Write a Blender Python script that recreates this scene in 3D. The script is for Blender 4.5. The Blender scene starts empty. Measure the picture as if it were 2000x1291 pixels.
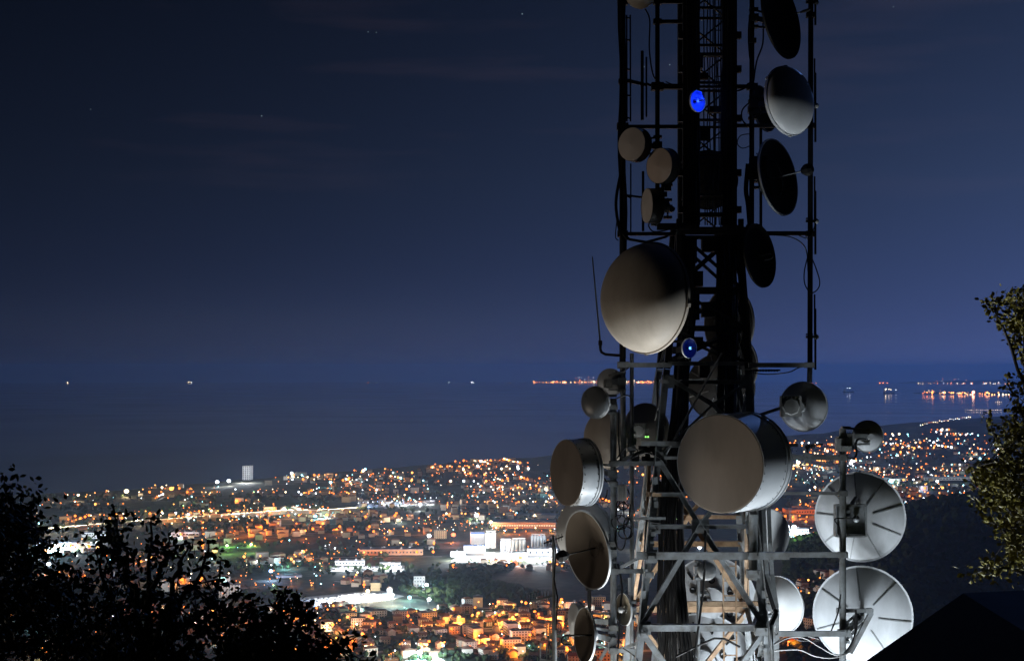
import bpy, math, random
from mathutils import Vector, Matrix, noise
R = math.radians
rng = random.Random(7)
scene = bpy.context.scene
col = scene.collection
H = 330.0            # camera height above the sea
FP = 3000.0          # focal length in photograph pixels
Y0 = 715.5           # photograph row of the eye level
HAZE = 2.9e-5          # density of the air
RE = 6.371e6         # the sea follows the curve of the earth

def P(px, py, d):
    return Vector(((px-1000)/FP*d, d, H+(Y0-py)/FP*d))

def sag(x, y):
    return -(x*x+y*y)/(2*RE)

def G(px, py, h=0.0):
    """point of the plain (height h above the curved sea level) seen at a pixel"""
    t = (px-1000)/FP; s = (py-Y0)/FP; a = (1+t*t)/(2*RE)
    disc = max(s*s-4*a*(H-h), 0)
    d = (s-math.sqrt(disc))/(2*a)
    return Vector((t*d, d, h+sag(t*d, d)))

# ---------------------------------------------------------------- objects
def tag(o, label=None, cat=None, group=None, kind=None):
    if label: o['label'] = label
    if cat: o['category'] = cat
    if group: o['group'] = group
    if kind: o['kind'] = kind
    return o

def empty(name, loc, label=None, cat=None, group=None):
    o = bpy.data.objects.new(name, None); col.objects.link(o)
    o.empty_display_size = .2
    o.location = loc
    o['org'] = tuple(loc)
    return tag(o, label, cat, group)

class MB:
    """collects shapes in world coordinates, builds ONE mesh object"""
    def __init__(s): s.v = []; s.f = []; s.m = []; s.mi = 0
    def add(s, vs, fs):
        b = len(s.v); s.v += [tuple(v) for v in vs]
        for f in fs:
            s.f.append([i+b for i in f]); s.m.append(s.mi)
    def frame(s, n, up=None):
        n = Vector(n).normalized()
        up = Vector(up) if up is not None else (Vector((0,0,1)) if abs(n.z) < .95 else Vector((0,1,0)))
        r = n.cross(up).normalized(); u = r.cross(n).normalized()
        return n, r, u
    def bar(s, p0, p1, w, h, up=None):
        p0 = Vector(p0); p1 = Vector(p1)
        n, r, u = s.frame(p1-p0, up)
        vs = []
        for p in (p0, p1):
            for a, b in ((-1,-1),(1,-1),(1,1),(-1,1)):
                vs.append(p+r*(a*w/2)+u*(b*h/2))
        s.add(vs, [(0,3,2,1),(4,5,6,7),(0,1,5,4),(1,2,6,5),(2,3,7,6),(3,0,4,7)])
    def angle(s, p0, p1, w, up=None, flip=1):
        """an L profile"""
        p0 = Vector(p0); p1 = Vector(p1); t = max(.012, w*.13)
        n, r, u = s.frame(p1-p0, up)
        s.bar(p0+u*0, p1+u*0, w, t, u)
        o = r*(flip*(w/2-t/2)) + u*(w/2+t/2)
        s.bar(p0+o, p1+o, t, w, u)
    def box(s, c, sx, sy, sz, rz=0):
        c = Vector(c); M = Matrix.Rotation(rz, 3, 'Z')
        vs = [c+M@Vector((a*sx/2, b*sy/2, d*sz/2)) for a in (-1,1) for b in (-1,1) for d in (-1,1)]
        s.add(vs, [(0,1,3,2),(4,6,7,5),(0,4,5,1),(2,3,7,6),(0,2,6,4),(1,5,7,3)])
    def tube(s, pts, r, n=8, cap=True):
        pts = [Vector(p) for p in pts]
        rr = r if isinstance(r, (list, tuple)) else [r]*len(pts)
        vs = []; fs = []; prev = None
        for i, p in enumerate(pts):
            t = (pts[min(i+1, len(pts)-1)]-pts[max(i-1, 0)]).normalized()
            if prev is None:
                _, a, b = s.frame(t)
            else:
                a = (prev-t*prev.dot(t)).normalized(); b = a.cross(t)
            prev = a
            for k in range(n):
                q = 2*math.pi*k/n
                vs.append(p+a*(math.cos(q)*rr[i])+b*(math.sin(q)*rr[i]))
        for i in range(len(pts)-1):
            for k in range(n):
                k2 = (k+1) % n
                fs.append((i*n+k, (i+1)*n+k, (i+1)*n+k2, i*n+k2))
        if cap:
            fs.append(tuple(range(n))); fs.append(tuple(reversed(range((len(pts)-1)*n, len(pts)*n))))
        s.add(vs, fs)
    def lathe(s, o, n, prof, seg=56, up=None):
        """profile of (radius, height along n)"""
        o = Vector(o); n, r, u = s.frame(n, up)
        vs = []; fs = []; idx = []
        for (a, h) in prof:
            if a < 1e-6:
                idx.append((len(vs), 1)); vs.append(o+n*h)
            else:
                idx.append((len(vs), seg))
                for k in range(seg):
                    q = 2*math.pi*k/seg
                    vs.append(o+n*h+r*(a*math.cos(q))+u*(a*math.sin(q)))
        for (i, ci), (j, cj) in zip(idx, idx[1:]):
            for k in range(seg):
                k2 = (k+1) % seg
                if ci == 1 and cj == 1: break
                if ci == 1: fs.append((i, j+k2, j+k))
                elif cj == 1: fs.append((i+k, i+k2, j))
                else: fs.append((i+k, i+k2, j+k2, j+k))
        s.add(vs, fs)
    def ball(s, c, r, n=8, sc=(1,1,1)):
        prof = [(math.sin(math.pi*i/n)*r, -math.cos(math.pi*i/n)*r*sc[2]) for i in range(n+1)]
        prof[0] = (0, -r*sc[2]); prof[-1] = (0, r*sc[2])
        s.lathe(c, (0,0,1), prof, 2*n)
    def build(s, name, mats, parent=None, smooth=True, ang=35, org=None):
        if not isinstance(mats, (list, tuple)): mats = [mats]
        if parent is not None: o0 = Vector(parent['org'])
        elif org is not None: o0 = Vector(org)
        else:
            n = max(len(s.v), 1)
            o0 = Vector((sum(v[0] for v in s.v)/n, sum(v[1] for v in s.v)/n, min(v[2] for v in s.v)))
        me = bpy.data.meshes.new(name)
        me.from_pydata([(v[0]-o0.x, v[1]-o0.y, v[2]-o0.z) for v in s.v], [], s.f)
        for m in mats: me.materials.append(m)
        if len(mats) > 1: me.polygons.foreach_set('material_index', s.m)
        if smooth:
            me.polygons.foreach_set('use_smooth', [True]*len(s.f))
            me.set_sharp_from_angle(angle=R(ang))
        me.update()
        o = bpy.data.objects.new(name, me); col.objects.link(o)
        o['org'] = tuple(o0)
        if parent is not None: o.parent = parent
        else: o.location = o0
        return o

def copy_tree(o, parent=None):
    c = o.copy(); col.objects.link(c)
    if parent is not None: c.parent = parent
    for ch in list(o.children): copy_tree(ch, c)
    return c

# ---------------------------------------------------------------- materials
MATS = {}
def pm(name, c, rough=.6, metal=0.0, var=.25, scale=6.0, bump=0.0, c2=None, coord='Object', stretch=(1,1,1), ior=1.45, spec=None):
    """principled material whose colour wanders with two octaves of noise"""
    if name in MATS: return MATS[name]
    m = bpy.data.materials.new(name); m.use_nodes = True
    nt = m.node_tree; N = nt.nodes; L = nt.links
    b = N['Principled BSDF']
    b.inputs['Roughness'].default_value = rough; b.inputs['Metallic'].default_value = metal
    b.inputs['IOR'].default_value = ior
    if spec is not None: b.inputs['Specular IOR Level'].default_value = spec
    tc = N.new('ShaderNodeTexCoord'); mp = N.new('ShaderNodeMapping')
    mp.inputs['Scale'].default_value = stretch
    L.new(tc.outputs[coord], mp.inputs['Vector'])
    nz = N.new('ShaderNodeTexNoise'); nz.inputs['Scale'].default_value = scale
    nz.inputs['Detail'].default_value = 6; nz.inputs['Roughness'].default_value = .62
    L.new(mp.outputs[0], nz.inputs['Vector'])
    cr = N.new('ShaderNodeValToRGB')
    cr.color_ramp.elements[0].position = .32; cr.color_ramp.elements[1].position = .68
    d = c2 if c2 else tuple(x*(1-var) for x in c)
    cr.color_ramp.elements[0].color = (*d, 1); cr.color_ramp.elements[1].color = (*c, 1)
    L.new(nz.outputs['Fac'], cr.inputs['Fac']); L.new(cr.outputs['Color'], b.inputs['Base Color'])
    rr = N.new('ShaderNodeMapRange'); rr.inputs['To Min'].default_value = max(rough-.12, .05); rr.inputs['To Max'].default_value = min(rough+.12, 1)
    L.new(nz.outputs['Fac'], rr.inputs['Value']); L.new(rr.outputs[0], b.inputs['Roughness'])
    if bump:
        bp = N.new('ShaderNodeBump'); bp.inputs['Strength'].default_value = bump; bp.inputs['Distance'].default_value = .02
        L.new(nz.outputs['Fac'], bp.inputs['Height']); L.new(bp.outputs[0], b.inputs['Normal'])
    MATS[name] = m
    return m

def em(name, c, strength):
    if name in MATS: return MATS[name]
    m = bpy.data.materials.new(name); m.use_nodes = True
    nt = m.node_tree; N = nt.nodes; N.remove(N['Principled BSDF'])
    e = N.new('ShaderNodeEmission'); e.inputs['Color'].default_value = (*c, 1); e.inputs['Strength'].default_value = strength
    nt.links.new(e.outputs[0], N['Material Output'].inputs['Surface'])
    m.cycles.emission_sampling = 'NONE'
    MATS[name] = m
    return m

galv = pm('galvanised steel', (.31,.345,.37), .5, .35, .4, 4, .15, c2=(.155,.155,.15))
galv_warm = pm('brownish cream steel', (.42,.30,.19), .6, .1, .45, 4, .15, c2=(.20,.12,.07))  # brownish cream tone for rear members, shelf and ladder
dark_steel = pm('near-black steel', (.020,.021,.024), .65, 0, .4, 5, spec=.25)  # near-black tone for the upper tower and fittings
cable = pm('black cable sheath', (.010,.010,.011), .5, 0, .3, 8, spec=.3)
grey_cable = pm('grey cable sheath', (.12,.12,.12), .5, 0, .3, 8)
radome_tan = pm('weathered tan radome', (.50,.455,.395), .6, 0, .16, 2.2, .03, c2=(.39,.345,.295), stretch=(1,1,.35))
radome_grey = pm('weathered grey radome', (.70,.73,.75), .5, 0, .18, 1.6, .03)
radome_cloth = pm('brown radome cloth', (.29,.25,.22), .9, 0, .2, 2.2, .05, spec=.1, stretch=(1,1,.3))
dish_white = pm('white dish paint', (.50,.53,.56), .42, 0, .28, 2.6, .03, stretch=(1,1,.4))
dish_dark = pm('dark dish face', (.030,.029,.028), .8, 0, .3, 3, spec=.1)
dish_blue = pm('blue glow tint', (.03,.10,.75), .35, 0, .2, 3)  # the blue lamp's glow put into the dish colour
shroud_dark = pm('black shroud', (.016,.016,.017), .5, 0, .3, 3, spec=.3)
box_grey = pm('radio box paint', (.36,.37,.37), .5, 0, .25, 6)
rubber = pm('feed horn black', (.012,.012,.012), .7, 0, .3, 8, spec=.2)

# ---------------------------------------------------------------- camera
cam = bpy.data.cameras.new('camera'); co = bpy.data.objects.new('camera', cam); col.objects.link(co)
cam.sensor_width = 36; cam.sensor_fit = 'HORIZONTAL'; cam.lens = 54
cam.shift_y = (Y0-645.5)/2000
cam.clip_start = .5; cam.clip_end = 400000
co.location = (0, 0, H); co.rotation_euler = (R(90), 0, 0)
scene.camera = co
scene.render.resolution_x = 1024; scene.render.resolution_y = 660
scene.view_settings.view_transform = 'Standard'; scene.view_settings.look = 'None'
scene.view_settings.exposure = 0; scene.view_settings.gamma = 1
cy = scene.cycles
cy.use_denoising = True
cy.sample_clamp_indirect = 2.0; cy.sample_clamp_direct = 0
cy.max_bounces = 4; cy.diffuse_bounces = 2; cy.glossy_bounces = 2; cy.transmission_bounces = 2; cy.volume_bounces = 0
cy.use_light_tree = True
cy.caustics_reflective = False; cy.caustics_refractive = False

# ---------------------------------------------------------------- night sky
def make_world():
    w = bpy.data.worlds.new('World'); scene.world = w; w.use_nodes = True
    nt = w.node_tree; N = nt.nodes; L = nt.links
    bg = N['Background']; bg.inputs['Strength'].default_value = 1
    tc = N.new('ShaderNodeTexCoord'); sx = N.new('ShaderNodeSeparateXYZ')
    L.new(tc.outputs['Generated'], sx.inputs[0])
    def mth(op, a, b=None, c=None, clamp=False):
        n = N.new('ShaderNodeMath'); n.operation = op; n.use_clamp = clamp
        for i, v in enumerate((a, b, c)):
            if v is None: continue
            if isinstance(v, (int, float)): n.inputs[i].default_value = v
            else: L.new(v, n.inputs[i])
        return n.outputs[0]
    x, y, z = sx.outputs
    zc = mth('MAXIMUM', z, 0.0)
    xe = mth('MAXIMUM', mth('MINIMUM', x, .42), -.42)
    ex = mth('POWER', math.e, mth('ADD', mth('MULTIPLY', xe, 2.55), mth('MULTIPLY', zc, -5.7)))
    front = mth('SMOOTH_MIN', mth('MULTIPLY_ADD', y, .9, .22), 1.0, .1)
    front = mth('MAXIMUM', front, .05)
    lum = mth('MULTIPLY', mth('MULTIPLY', ex, front), .094)
    cr = N.new('ShaderNodeValToRGB')
    cr.color_ramp.elements[0].position = 0; cr.color_ramp.elements[0].color = (.20,.33,1,1)
    cr.color_ramp.elements[1].position = .12; cr.color_ramp.elements[1].color = (.25,.42,1,1)
    L.new(zc, cr.inputs['Fac'])
    lum = mth('MULTIPLY', lum, mth('MULTIPLY_ADD', mth('POWER', math.e, mth('MULTIPLY', zc, -24.0)), .16, 1.0))
    vm = N.new('ShaderNodeVectorMath'); vm.operation = 'SCALE'
    L.new(cr.outputs['Color'], vm.inputs[0]); L.new(lum, vm.inputs['Scale'])
    # the glow of the towns low in the sky, a little warmer to the right
    gl = mth('POWER', math.e, mth('MULTIPLY', zc, -26.0))
    gl = mth('MULTIPLY', mth('MULTIPLY', gl, front), mth('MULTIPLY', mth('MAXIMUM', mth('ADD', x, .12), 0.0), .012))
    vg = N.new('ShaderNodeVectorMath'); vg.operation = 'SCALE'; vg.inputs[0].default_value = (1,.75,.6)
    L.new(gl, vg.inputs['Scale'])
    # thin cloud streaks
    mp = N.new('ShaderNodeMapping'); mp.inputs['Scale'].default_value = (3.0, 3.0, 26.0); mp.inputs['Location'].default_value = (.7, 0, .9)
    mp.inputs['Rotation'].default_value = (0, R(7), 0)
    L.new(tc.outputs['Generated'], mp.inputs['Vector'])
    nz = N.new('ShaderNodeTexNoise'); nz.inputs['Scale'].default_value = 1.5; nz.inputs['Detail'].default_value = 4
    L.new(mp.outputs[0], nz.inputs['Vector'])
    cl = mth('MULTIPLY', mth('MAXIMUM', mth('SUBTRACT', nz.outputs['Fac'], .56), 0.0), mth('MULTIPLY', front, .045), None)
    hi = mth('MULTIPLY', mth('SUBTRACT', z, .07), 14.0, None, True)
    cl = mth('MULTIPLY', cl, hi)
    vc = N.new('ShaderNodeVectorMath'); vc.operation = 'SCALE'; vc.inputs[0].default_value = (1,.62,.72)
    L.new(cl, vc.inputs['Scale'])
    a1 = N.new('ShaderNodeVectorMath'); L.new(vm.outputs[0], a1.inputs[0]); L.new(vg.outputs[0], a1.inputs[1])
    a2 = N.new('ShaderNodeVectorMath'); L.new(a1.outputs[0], a2.inputs[0]); L.new(vc.outputs[0], a2.inputs[1])
    last = a2
    # a few faint stars
    nrm = N.new('ShaderNodeVectorMath'); nrm.operation = 'NORMALIZE'; L.new(tc.outputs['Generated'], nrm.inputs[0])
    for (px, py, st) in ((1020,28,.55),(719,63,.25),(735,64,.2),(511,227,.45),(177,214,.15),(1308,127,.35),(1258,131,.3),(1745,14,.2)):
        d = (P(px, py, 10)-Vector((0,0,H))).normalized()
        dn = N.new('ShaderNodeVectorMath'); dn.operation = 'DISTANCE'; L.new(nrm.outputs[0], dn.inputs[0]); dn.inputs[1].default_value = d
        k = mth('MULTIPLY', mth('LESS_THAN', dn.outputs['Value'], .00040), st*.5)
        s = N.new('ShaderNodeVectorMath'); s.operation = 'SCALE'; s.inputs[0].default_value = (.6,.85,1); L.new(k, s.inputs['Scale'])
        a = N.new('ShaderNodeVectorMath'); L.new(last.outputs[0], a.inputs[0]); L.new(s.outputs[0], a.inputs[1]); last = a
    L.new(last.outputs[0], bg.inputs['Color'])
make_world()
# ================================================================ the lattice tower
D = 30.0
tower = empty('lattice_tower', P(1375, 2050, 31), 'tall steel lattice tower carrying dishes, black above and lit grey steel at its foot', 'tower')
LV = [455, 565, 640, 710, 746, 870, 965, 1028, 1085, 1225, 1400, 1620]
LX = {455:1326, 565:1317, 640:1311, 710:1304, 746:1299, 870:1287, 965:1278, 1028:1272, 1085:1266, 1225:1253, 1400:1236, 1620:1214, 2050:1172}
RX = {455:1442, 565:1450, 640:1456, 710:1461, 746:1463, 870:1466, 965:1469, 1028:1473, 1085:1479, 1225:1493, 1400:1513, 1620:1538, 2050:1588}
def lerp_tab(tab, y):
    ks = sorted(tab)
    for a, b in zip(ks, ks[1:]):
        if y <= b or b == ks[-1]: return tab[a]+(tab[b]-tab[a])*(y-a)/(b-a)
def lx(y): return lerp_tab(LX, y)
def rx(y): return lerp_tab(RX, y)
def depth(y): return (rx(y)-lx(y))/100.0*.95           # the section is nearly square
def fd(y): return D-max(0, (y-455))*.0007              # the faces lean in towards the top
def bd(y): return fd(y)+depth(y)
def front(side, y): return P(lx(y) if side < 0 else rx(y), y, fd(y))
def back(side, y):
    p = front(side, y); q = P(1000, y, bd(y)); return Vector((p.x, q.y, p.z))
# world points of the rear legs keep the x and z of the front ones
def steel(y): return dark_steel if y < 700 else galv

# legs below the platform: an L profile each; the upper length is near-black
for nm, fn, fl in (('leg', lambda y: front(-1, y), 1), ('leg', lambda y: front(1, y), -1), ('leg', lambda y: back(-1, y), 1), ('leg', lambda y: back(1, y), -1)):
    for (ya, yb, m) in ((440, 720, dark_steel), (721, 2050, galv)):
        mb = MB(); ys = [ya]+[y for y in (565,640,746,870,965,1028,1085,1225,1400,1620) if ya < y < yb]+[yb]
        for a, b in zip(ys, ys[1:]):
            mb.angle(fn(a), fn(b), .15 if a > 900 else .14, Vector((0,-1,0)), fl)
        mb.build(nm, m, tower)
def brace(p, q, w=.08, m=None, name='brace', L=True):
    mb = MB()
    if L: mb.angle(p, q, w, Vector((0,-1,0)), -1 if q.x >= p.x else 1)
    else: mb.bar(p, q, w, w*.6)
    return mb.build(name, m or galv, tower)
# horizontals
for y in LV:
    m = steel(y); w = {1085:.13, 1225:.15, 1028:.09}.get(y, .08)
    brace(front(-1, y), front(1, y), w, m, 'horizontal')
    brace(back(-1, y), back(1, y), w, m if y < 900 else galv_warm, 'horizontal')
    brace(front(-1, y), back(-1, y), .07, m, 'horizontal')
    brace(front(1, y), back(1, y), .07, m, 'horizontal')
# diagonals
def cross(ya, yb, m, w=.07, warm=False):
    m2 = galv_warm if warm else m
    brace(front(-1, ya), front(1, yb), w, m); brace(front(1, ya)+Vector((0,.04,0)), front(-1, yb)+Vector((0,.04,0)), w, m)
    brace(back(-1, ya), back(1, yb), w, m2); brace(back(1, ya)-Vector((0,.04,0)), back(-1, yb)-Vector((0,.04,0)), w, m2)
    for s in (-1, 1):
        brace(front(s, ya), back(s, yb), w, m); brace(back(s, ya), front(s, yb), w, m2)
cross(455, 565, dark_steel, .06); cross(565, 640, dark_steel, .06); cross(640, 710, dark_steel, .06)
node = P(1367, 1027, fd(1027)); nodeb = Vector((node.x, bd(1027), node.z))
for a, b, w in ((front(-1, 895), node, .10), (front(1, 895), node, .10), (node, front(-1, 1218), .11), (node, front(1, 1222), .11),
                (front(-1, 735), P(1392, 790, fd(760)), .09), (P(1392, 790, fd(760)), front(1, 870), .08), (P(1392, 790, fd(760)), front(-1, 893), .05),
                (front(1, 746), P(1392, 790, fd(760)), .06)):
    brace(a, b, w)
for a, b, w in ((back(-1, 895), nodeb, .09), (back(1, 895), nodeb, .09), (nodeb, back(-1, 1218), .10), (nodeb, back(1, 1222), .10)):
    brace(a, b, w, galv_warm)
for s in (-1, 1):
    mid = (front(s, 1028)+back(s, 1028))/2
    brace(front(s, 895), mid, .07); brace(back(s, 895), mid, .07, galv_warm)
    brace(mid, front(s, 1222), .08); brace(mid, back(s, 1222), .08, galv_warm)
    brace(front(s, 746), back(s, 870), .07); brace(back(s, 746), front(s, 870), .07)
midd = P(1372, 1400, fd(1400))
for s in (-1, 1):
    brace(front(s, 1232), midd, .12); brace(back(s, 1232), midd+Vector((0, depth(1400), 0)), .11, galv_warm)
    brace(midd, front(s, 1620), .12)
    brace(front(s, 1225), back(s, 1400), .08); brace(back(s, 1225), front(s, 1400), .08)
# light thin stay crossing the front, the beige shelf and gusset plates
mb = MB(); mb.tube([P(1410, 690, 29.6), P(1300, 888, 29.6)], .022); mb.build('stay_rod', galv, tower)
mb = MB(); mb.bar(P(1264, 965, 29.5), P(1328, 967, 29.9), .06, .08); mb.build('shelf_bar', galv_warm, tower)
mb = MB(); mb.bar(P(1297, 894, 29.6), P(1324, 894, 29.6), .05, .06); mb.build('shelf_bar', galv, tower)
for y in (745, 895, 1028, 1085, 1225):
    for s in (-1, 1):
        p = front(s, y); mb = MB(); mb.box(p+Vector((-.05*s, -.07, 0)), .24, .02, .26)
        for k in range(4):
            mb.lathe(p+Vector((-.05*s+(-.07 if k % 2 else .07), -.081, -.07 if k < 2 else .07)), (0,-1,0), [(.018,0),(.018,.02),(0,.02)], 6)
        mb.build('gusset_plate', steel(y), tower)
mb = MB(); mb.box(node+Vector((0,-.06,0)), .34, .02, .26); mb.build('gusset_plate', galv, tower)

# upper mast: a square shaft of four heavy legs, X bracing, cable trays
UX0, UX1, UD0, UD1 = 1341, 1431, 29.95, 30.85
def up(ix, py, iy):
    p = P(UX0 if ix < 0 else UX1, py, UD0); return Vector((p.x, UD0 if iy < 0 else UD1, p.z))
for ix in (-1, 1):
    for iy in (-1, 1):
        mb = MB(); mb.bar(up(ix, 455, iy), up(ix, -160, iy), .15, .15); mb.build('mast_leg', dark_steel, tower)
yy = list(range(-130, 456, 73))
for a, b in zip(yy, yy[1:]):
    mb = MB()
    for iy in (-1, 1): mb.bar(up(-1, a, iy), up(1, a, iy), .05, .05)
    mb.bar(up(-1, a, 1), up(1, b, 1), .055, .03); mb.bar(up(1, a, 1)+Vector((0,.035,0)), up(-1, b, 1)+Vector((0,.035,0)), .055, .03)
    for ix in (-1, 1): mb.bar(up(ix, a, -1), up(ix, a, 1), .05, .05)
    mb.build('mast_lacing', dark_steel, tower)
for (x0, x1, dd) in ((1334, 1366, 29.76), (1411, 1438, 29.78)):
    mb = MB(); mb.bar(P((x0+x1)/2, -160, dd+.06), P((x0+x1)/2, 450, dd+.06), (x1-x0)/100, .03, Vector((0,-1,0)))
    mb.build('cable_tray', dark_steel, tower)
for k in range(9):
    x = (1344, 1349, 1354, 1359, 1365, 1412, 1417, 1422, 1427)[k]
    mb = MB(); pts = [P(x+rng.uniform(-1.5, 1.5), y, 29.72+rng.uniform(-.02, .02)) for y in range(-160, 461, 40)]
    mb.tube(pts, .024, 6); mb.build('feeder_cable', cable, tower)
for k in range(6):        # thin cables seen between the legs
    x = 1376+k*5.5; mb = MB()
    pts = [P(x+rng.uniform(-2, 2), y, 30.4) for y in range(-160, 461, 60)]
    mb.tube(pts, .013, 5); mb.build('feeder_cable', cable, tower)
# lugs on the outer edges of the legs
for ix, xs in ((-1, 1333), (1, 1440)):
    for y in (70, 136, 232, 338, 410):
        mb = MB(); mb.box(P(xs-4 if ix < 0 else xs+3, y, 29.95), .09, .14, .13); mb.build('clamp', dark_steel, tower)
# ladder inside the upper mast
mb = MB()
for x in (1396, 1408): mb.bar(P(x, -160, 30.6), P(x, 460, 30.6), .025, .04)
for y in range(-150, 460, 30): mb.bar(P(1396, y, 30.6), P(1408, y, 30.6), .02, .02)
mb.build('ladder', dark_steel, tower)
# equipment inside
for (x, y, w, h) in ((1366, 120, .12, .3), (1375, 262, .22, .25), (1400, 215, .3, .12), (1372, 150, .2, .12), (1391, 108, .42, .06), (1391, 300, .5, .06), (1392, 420, .55, .08)):
    mb = MB(); mb.box(P(x, y, 30.2), w, .2, h); mb.build('junction_box', dark_steel, tower)
# platform ring at the foot of the upper mast
for (x0, x1, y, d, w) in ((1283, 1338, 443, 29.8, .13), (1318, 1475, 446, 29.6, .05), (1322, 1470, 452, 29.65, .12), (1322, 1470, 452, 31.1, .12)):
    mb = MB(); mb.bar(P(x0, y, d), P(x1, y, d), .08, w); mb.build('platform_beam', dark_steel, tower)
for x in (1326, 1447): 
    mb = MB(); mb.bar(P(x, 428, 29.7), P(x, 500, 29.7), .1, .1); mb.build('platform_post', dark_steel, tower)

# outriggers: poles and arms around the shaft
def pole(pts, r, m, name='mounting_pole'):
    mb = MB(); mb.tube(pts, r, 14); return mb.build(name, m, tower)
def arm(x0, x1, y, d, w, m, d2=None, y2=None, h=None):
    mb = MB(); mb.bar(P(x0, y, d), P(x1, y2 or y, d2 or d), w, h or w); return mb.build('outrigger_arm', m, tower)
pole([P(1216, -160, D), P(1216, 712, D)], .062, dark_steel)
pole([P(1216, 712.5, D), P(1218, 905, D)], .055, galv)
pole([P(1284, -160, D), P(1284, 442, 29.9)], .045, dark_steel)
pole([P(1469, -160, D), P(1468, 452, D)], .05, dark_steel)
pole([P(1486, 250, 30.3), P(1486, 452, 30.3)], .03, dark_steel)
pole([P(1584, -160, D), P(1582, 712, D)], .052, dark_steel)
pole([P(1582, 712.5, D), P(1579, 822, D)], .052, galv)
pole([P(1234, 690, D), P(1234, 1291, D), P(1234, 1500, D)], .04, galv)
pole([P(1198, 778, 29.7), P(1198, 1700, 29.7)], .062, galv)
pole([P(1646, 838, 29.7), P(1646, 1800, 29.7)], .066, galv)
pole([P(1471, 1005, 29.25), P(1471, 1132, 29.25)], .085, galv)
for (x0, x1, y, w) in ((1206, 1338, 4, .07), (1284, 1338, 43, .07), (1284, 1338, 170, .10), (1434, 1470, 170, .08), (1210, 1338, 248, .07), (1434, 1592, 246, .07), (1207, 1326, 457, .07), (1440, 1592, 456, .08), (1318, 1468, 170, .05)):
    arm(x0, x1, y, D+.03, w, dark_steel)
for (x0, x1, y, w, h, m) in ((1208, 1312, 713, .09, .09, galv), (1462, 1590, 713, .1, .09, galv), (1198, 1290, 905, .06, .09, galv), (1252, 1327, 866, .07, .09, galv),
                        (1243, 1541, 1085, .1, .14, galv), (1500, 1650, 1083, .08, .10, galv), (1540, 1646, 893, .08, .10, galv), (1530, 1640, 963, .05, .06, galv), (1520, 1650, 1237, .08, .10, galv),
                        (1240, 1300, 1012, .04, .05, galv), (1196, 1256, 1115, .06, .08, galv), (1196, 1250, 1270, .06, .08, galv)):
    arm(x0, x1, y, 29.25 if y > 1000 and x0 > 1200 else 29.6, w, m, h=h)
arm(1541, 1558, 869, 29.3, .06, dark_steel, h=.06)
arm(1503, 1537, 1083, 29.3, .05, galv, h=.05)
# clamps where arms meet poles
for (x, y, d, s, m) in ((1216, 4, D, .2, dark_steel), (1216, 248, D, .22, dark_steel), (1284, 170, D, .24, dark_steel), (1284, 43, D, .16, dark_steel), (1216, 457, D, .2, dark_steel), (1216, 160, D, .16, dark_steel),
                   (1583, 457, D, .18, dark_steel), (1469, 170, D, .2, dark_steel), (1469, 80, D, .15, dark_steel), (1469, 345, D, .22, dark_steel), (1469, 446, D, .22, dark_steel), (1583, 30, D, .16, dark_steel), (1583, 246, D, .16, dark_steel),
                   (1217, 713, D, .22, galv), (1581, 713, D, .18, galv), (1198, 795, 29.65, .16, galv), (1198, 905, 29.65, .17, galv), (1198, 945, 29.65, .17, galv), (1198, 1062, 29.65, .15, galv), (1198, 1115, 29.65, .18, galv), (1198, 1225, 29.65, .17, galv), (1198, 1270, 29.65, .18, galv),
                   (1234, 875, 29.9, .14, galv), (1234, 1000, 29.9, .12, galv), (1646, 893, 29.65, .18, galv), (1646, 963, 29.65, .17, galv), (1646, 1083, 29.65, .18, galv), (1646, 1235, 29.65, .19, galv), (1646, 858, 29.65, .2, galv),
                   (1471, 1085, 29.2, .22, galv), (1471, 1120, 29.2, .24, galv), (1273, 1090, 29.25, .18, galv), (1268, 1123, 29.25, .17, galv), (1258, 1240, 29.3, .15, galv), (1486, 1232, 29.3, .24, galv), (1578, 820, 29.9, .13, galv), (1300, 745, 29.6, .13, galv)):
    mb = MB(); mb.box(P(x, y, d-.02), s, s*.8, s*.62)
    for k in (-1, 1):
        mb.tube([P(x+k*s*42, y, d-.02-s*.55), P(x+k*s*42, y, d-.02+s*.55)], .014, 6)
    mb.build('clamp', m, tower)
# struts on the left cluster
for (a, b) in ((P(1200, 905, 29.7), P(1286, 868, 30.2)), (P(1200, 1115, 29.7), P(1243, 1092, 29.4)), (P(1198, 1272, 29.7), P(1246, 1255, 29.4)), (P(1172, 1288, 29.6), P(1198, 1245, 29.6)), (P(1470, 815, 29.6), P(1530, 795, 29.6))):
    mb = MB(); mb.bar(a, b, .05, .06); mb.build('strut', galv, tower)
# bent cable guides right of the leg
for off, m in ((0, galv), (10, galv), (-8, dark_steel)):
    mb = MB(); pts = [P(1491+off, 985, 30.0), P(1494+off, 1060, 29.9), P(1498+off, 1120, 29.9), P(1514+off*.3, 1188, 29.8), P(1517+off*.2, 1196, 29.8), P(1505+off*.4, 1222, 29.8), P(1512+off, 1400, 29.8)]
    for a, b in zip(pts, pts[1:]): mb.bar(a, b, .075, .04, Vector((0,-1,0)))
    mb.build('cable_guide', m, tower)
mb = MB(); mb.bar(P(1518, 1200, 29.9), P(1518, 1500, 29.9), .07, .05); mb.build('cable_guide', galv, tower)
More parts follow.
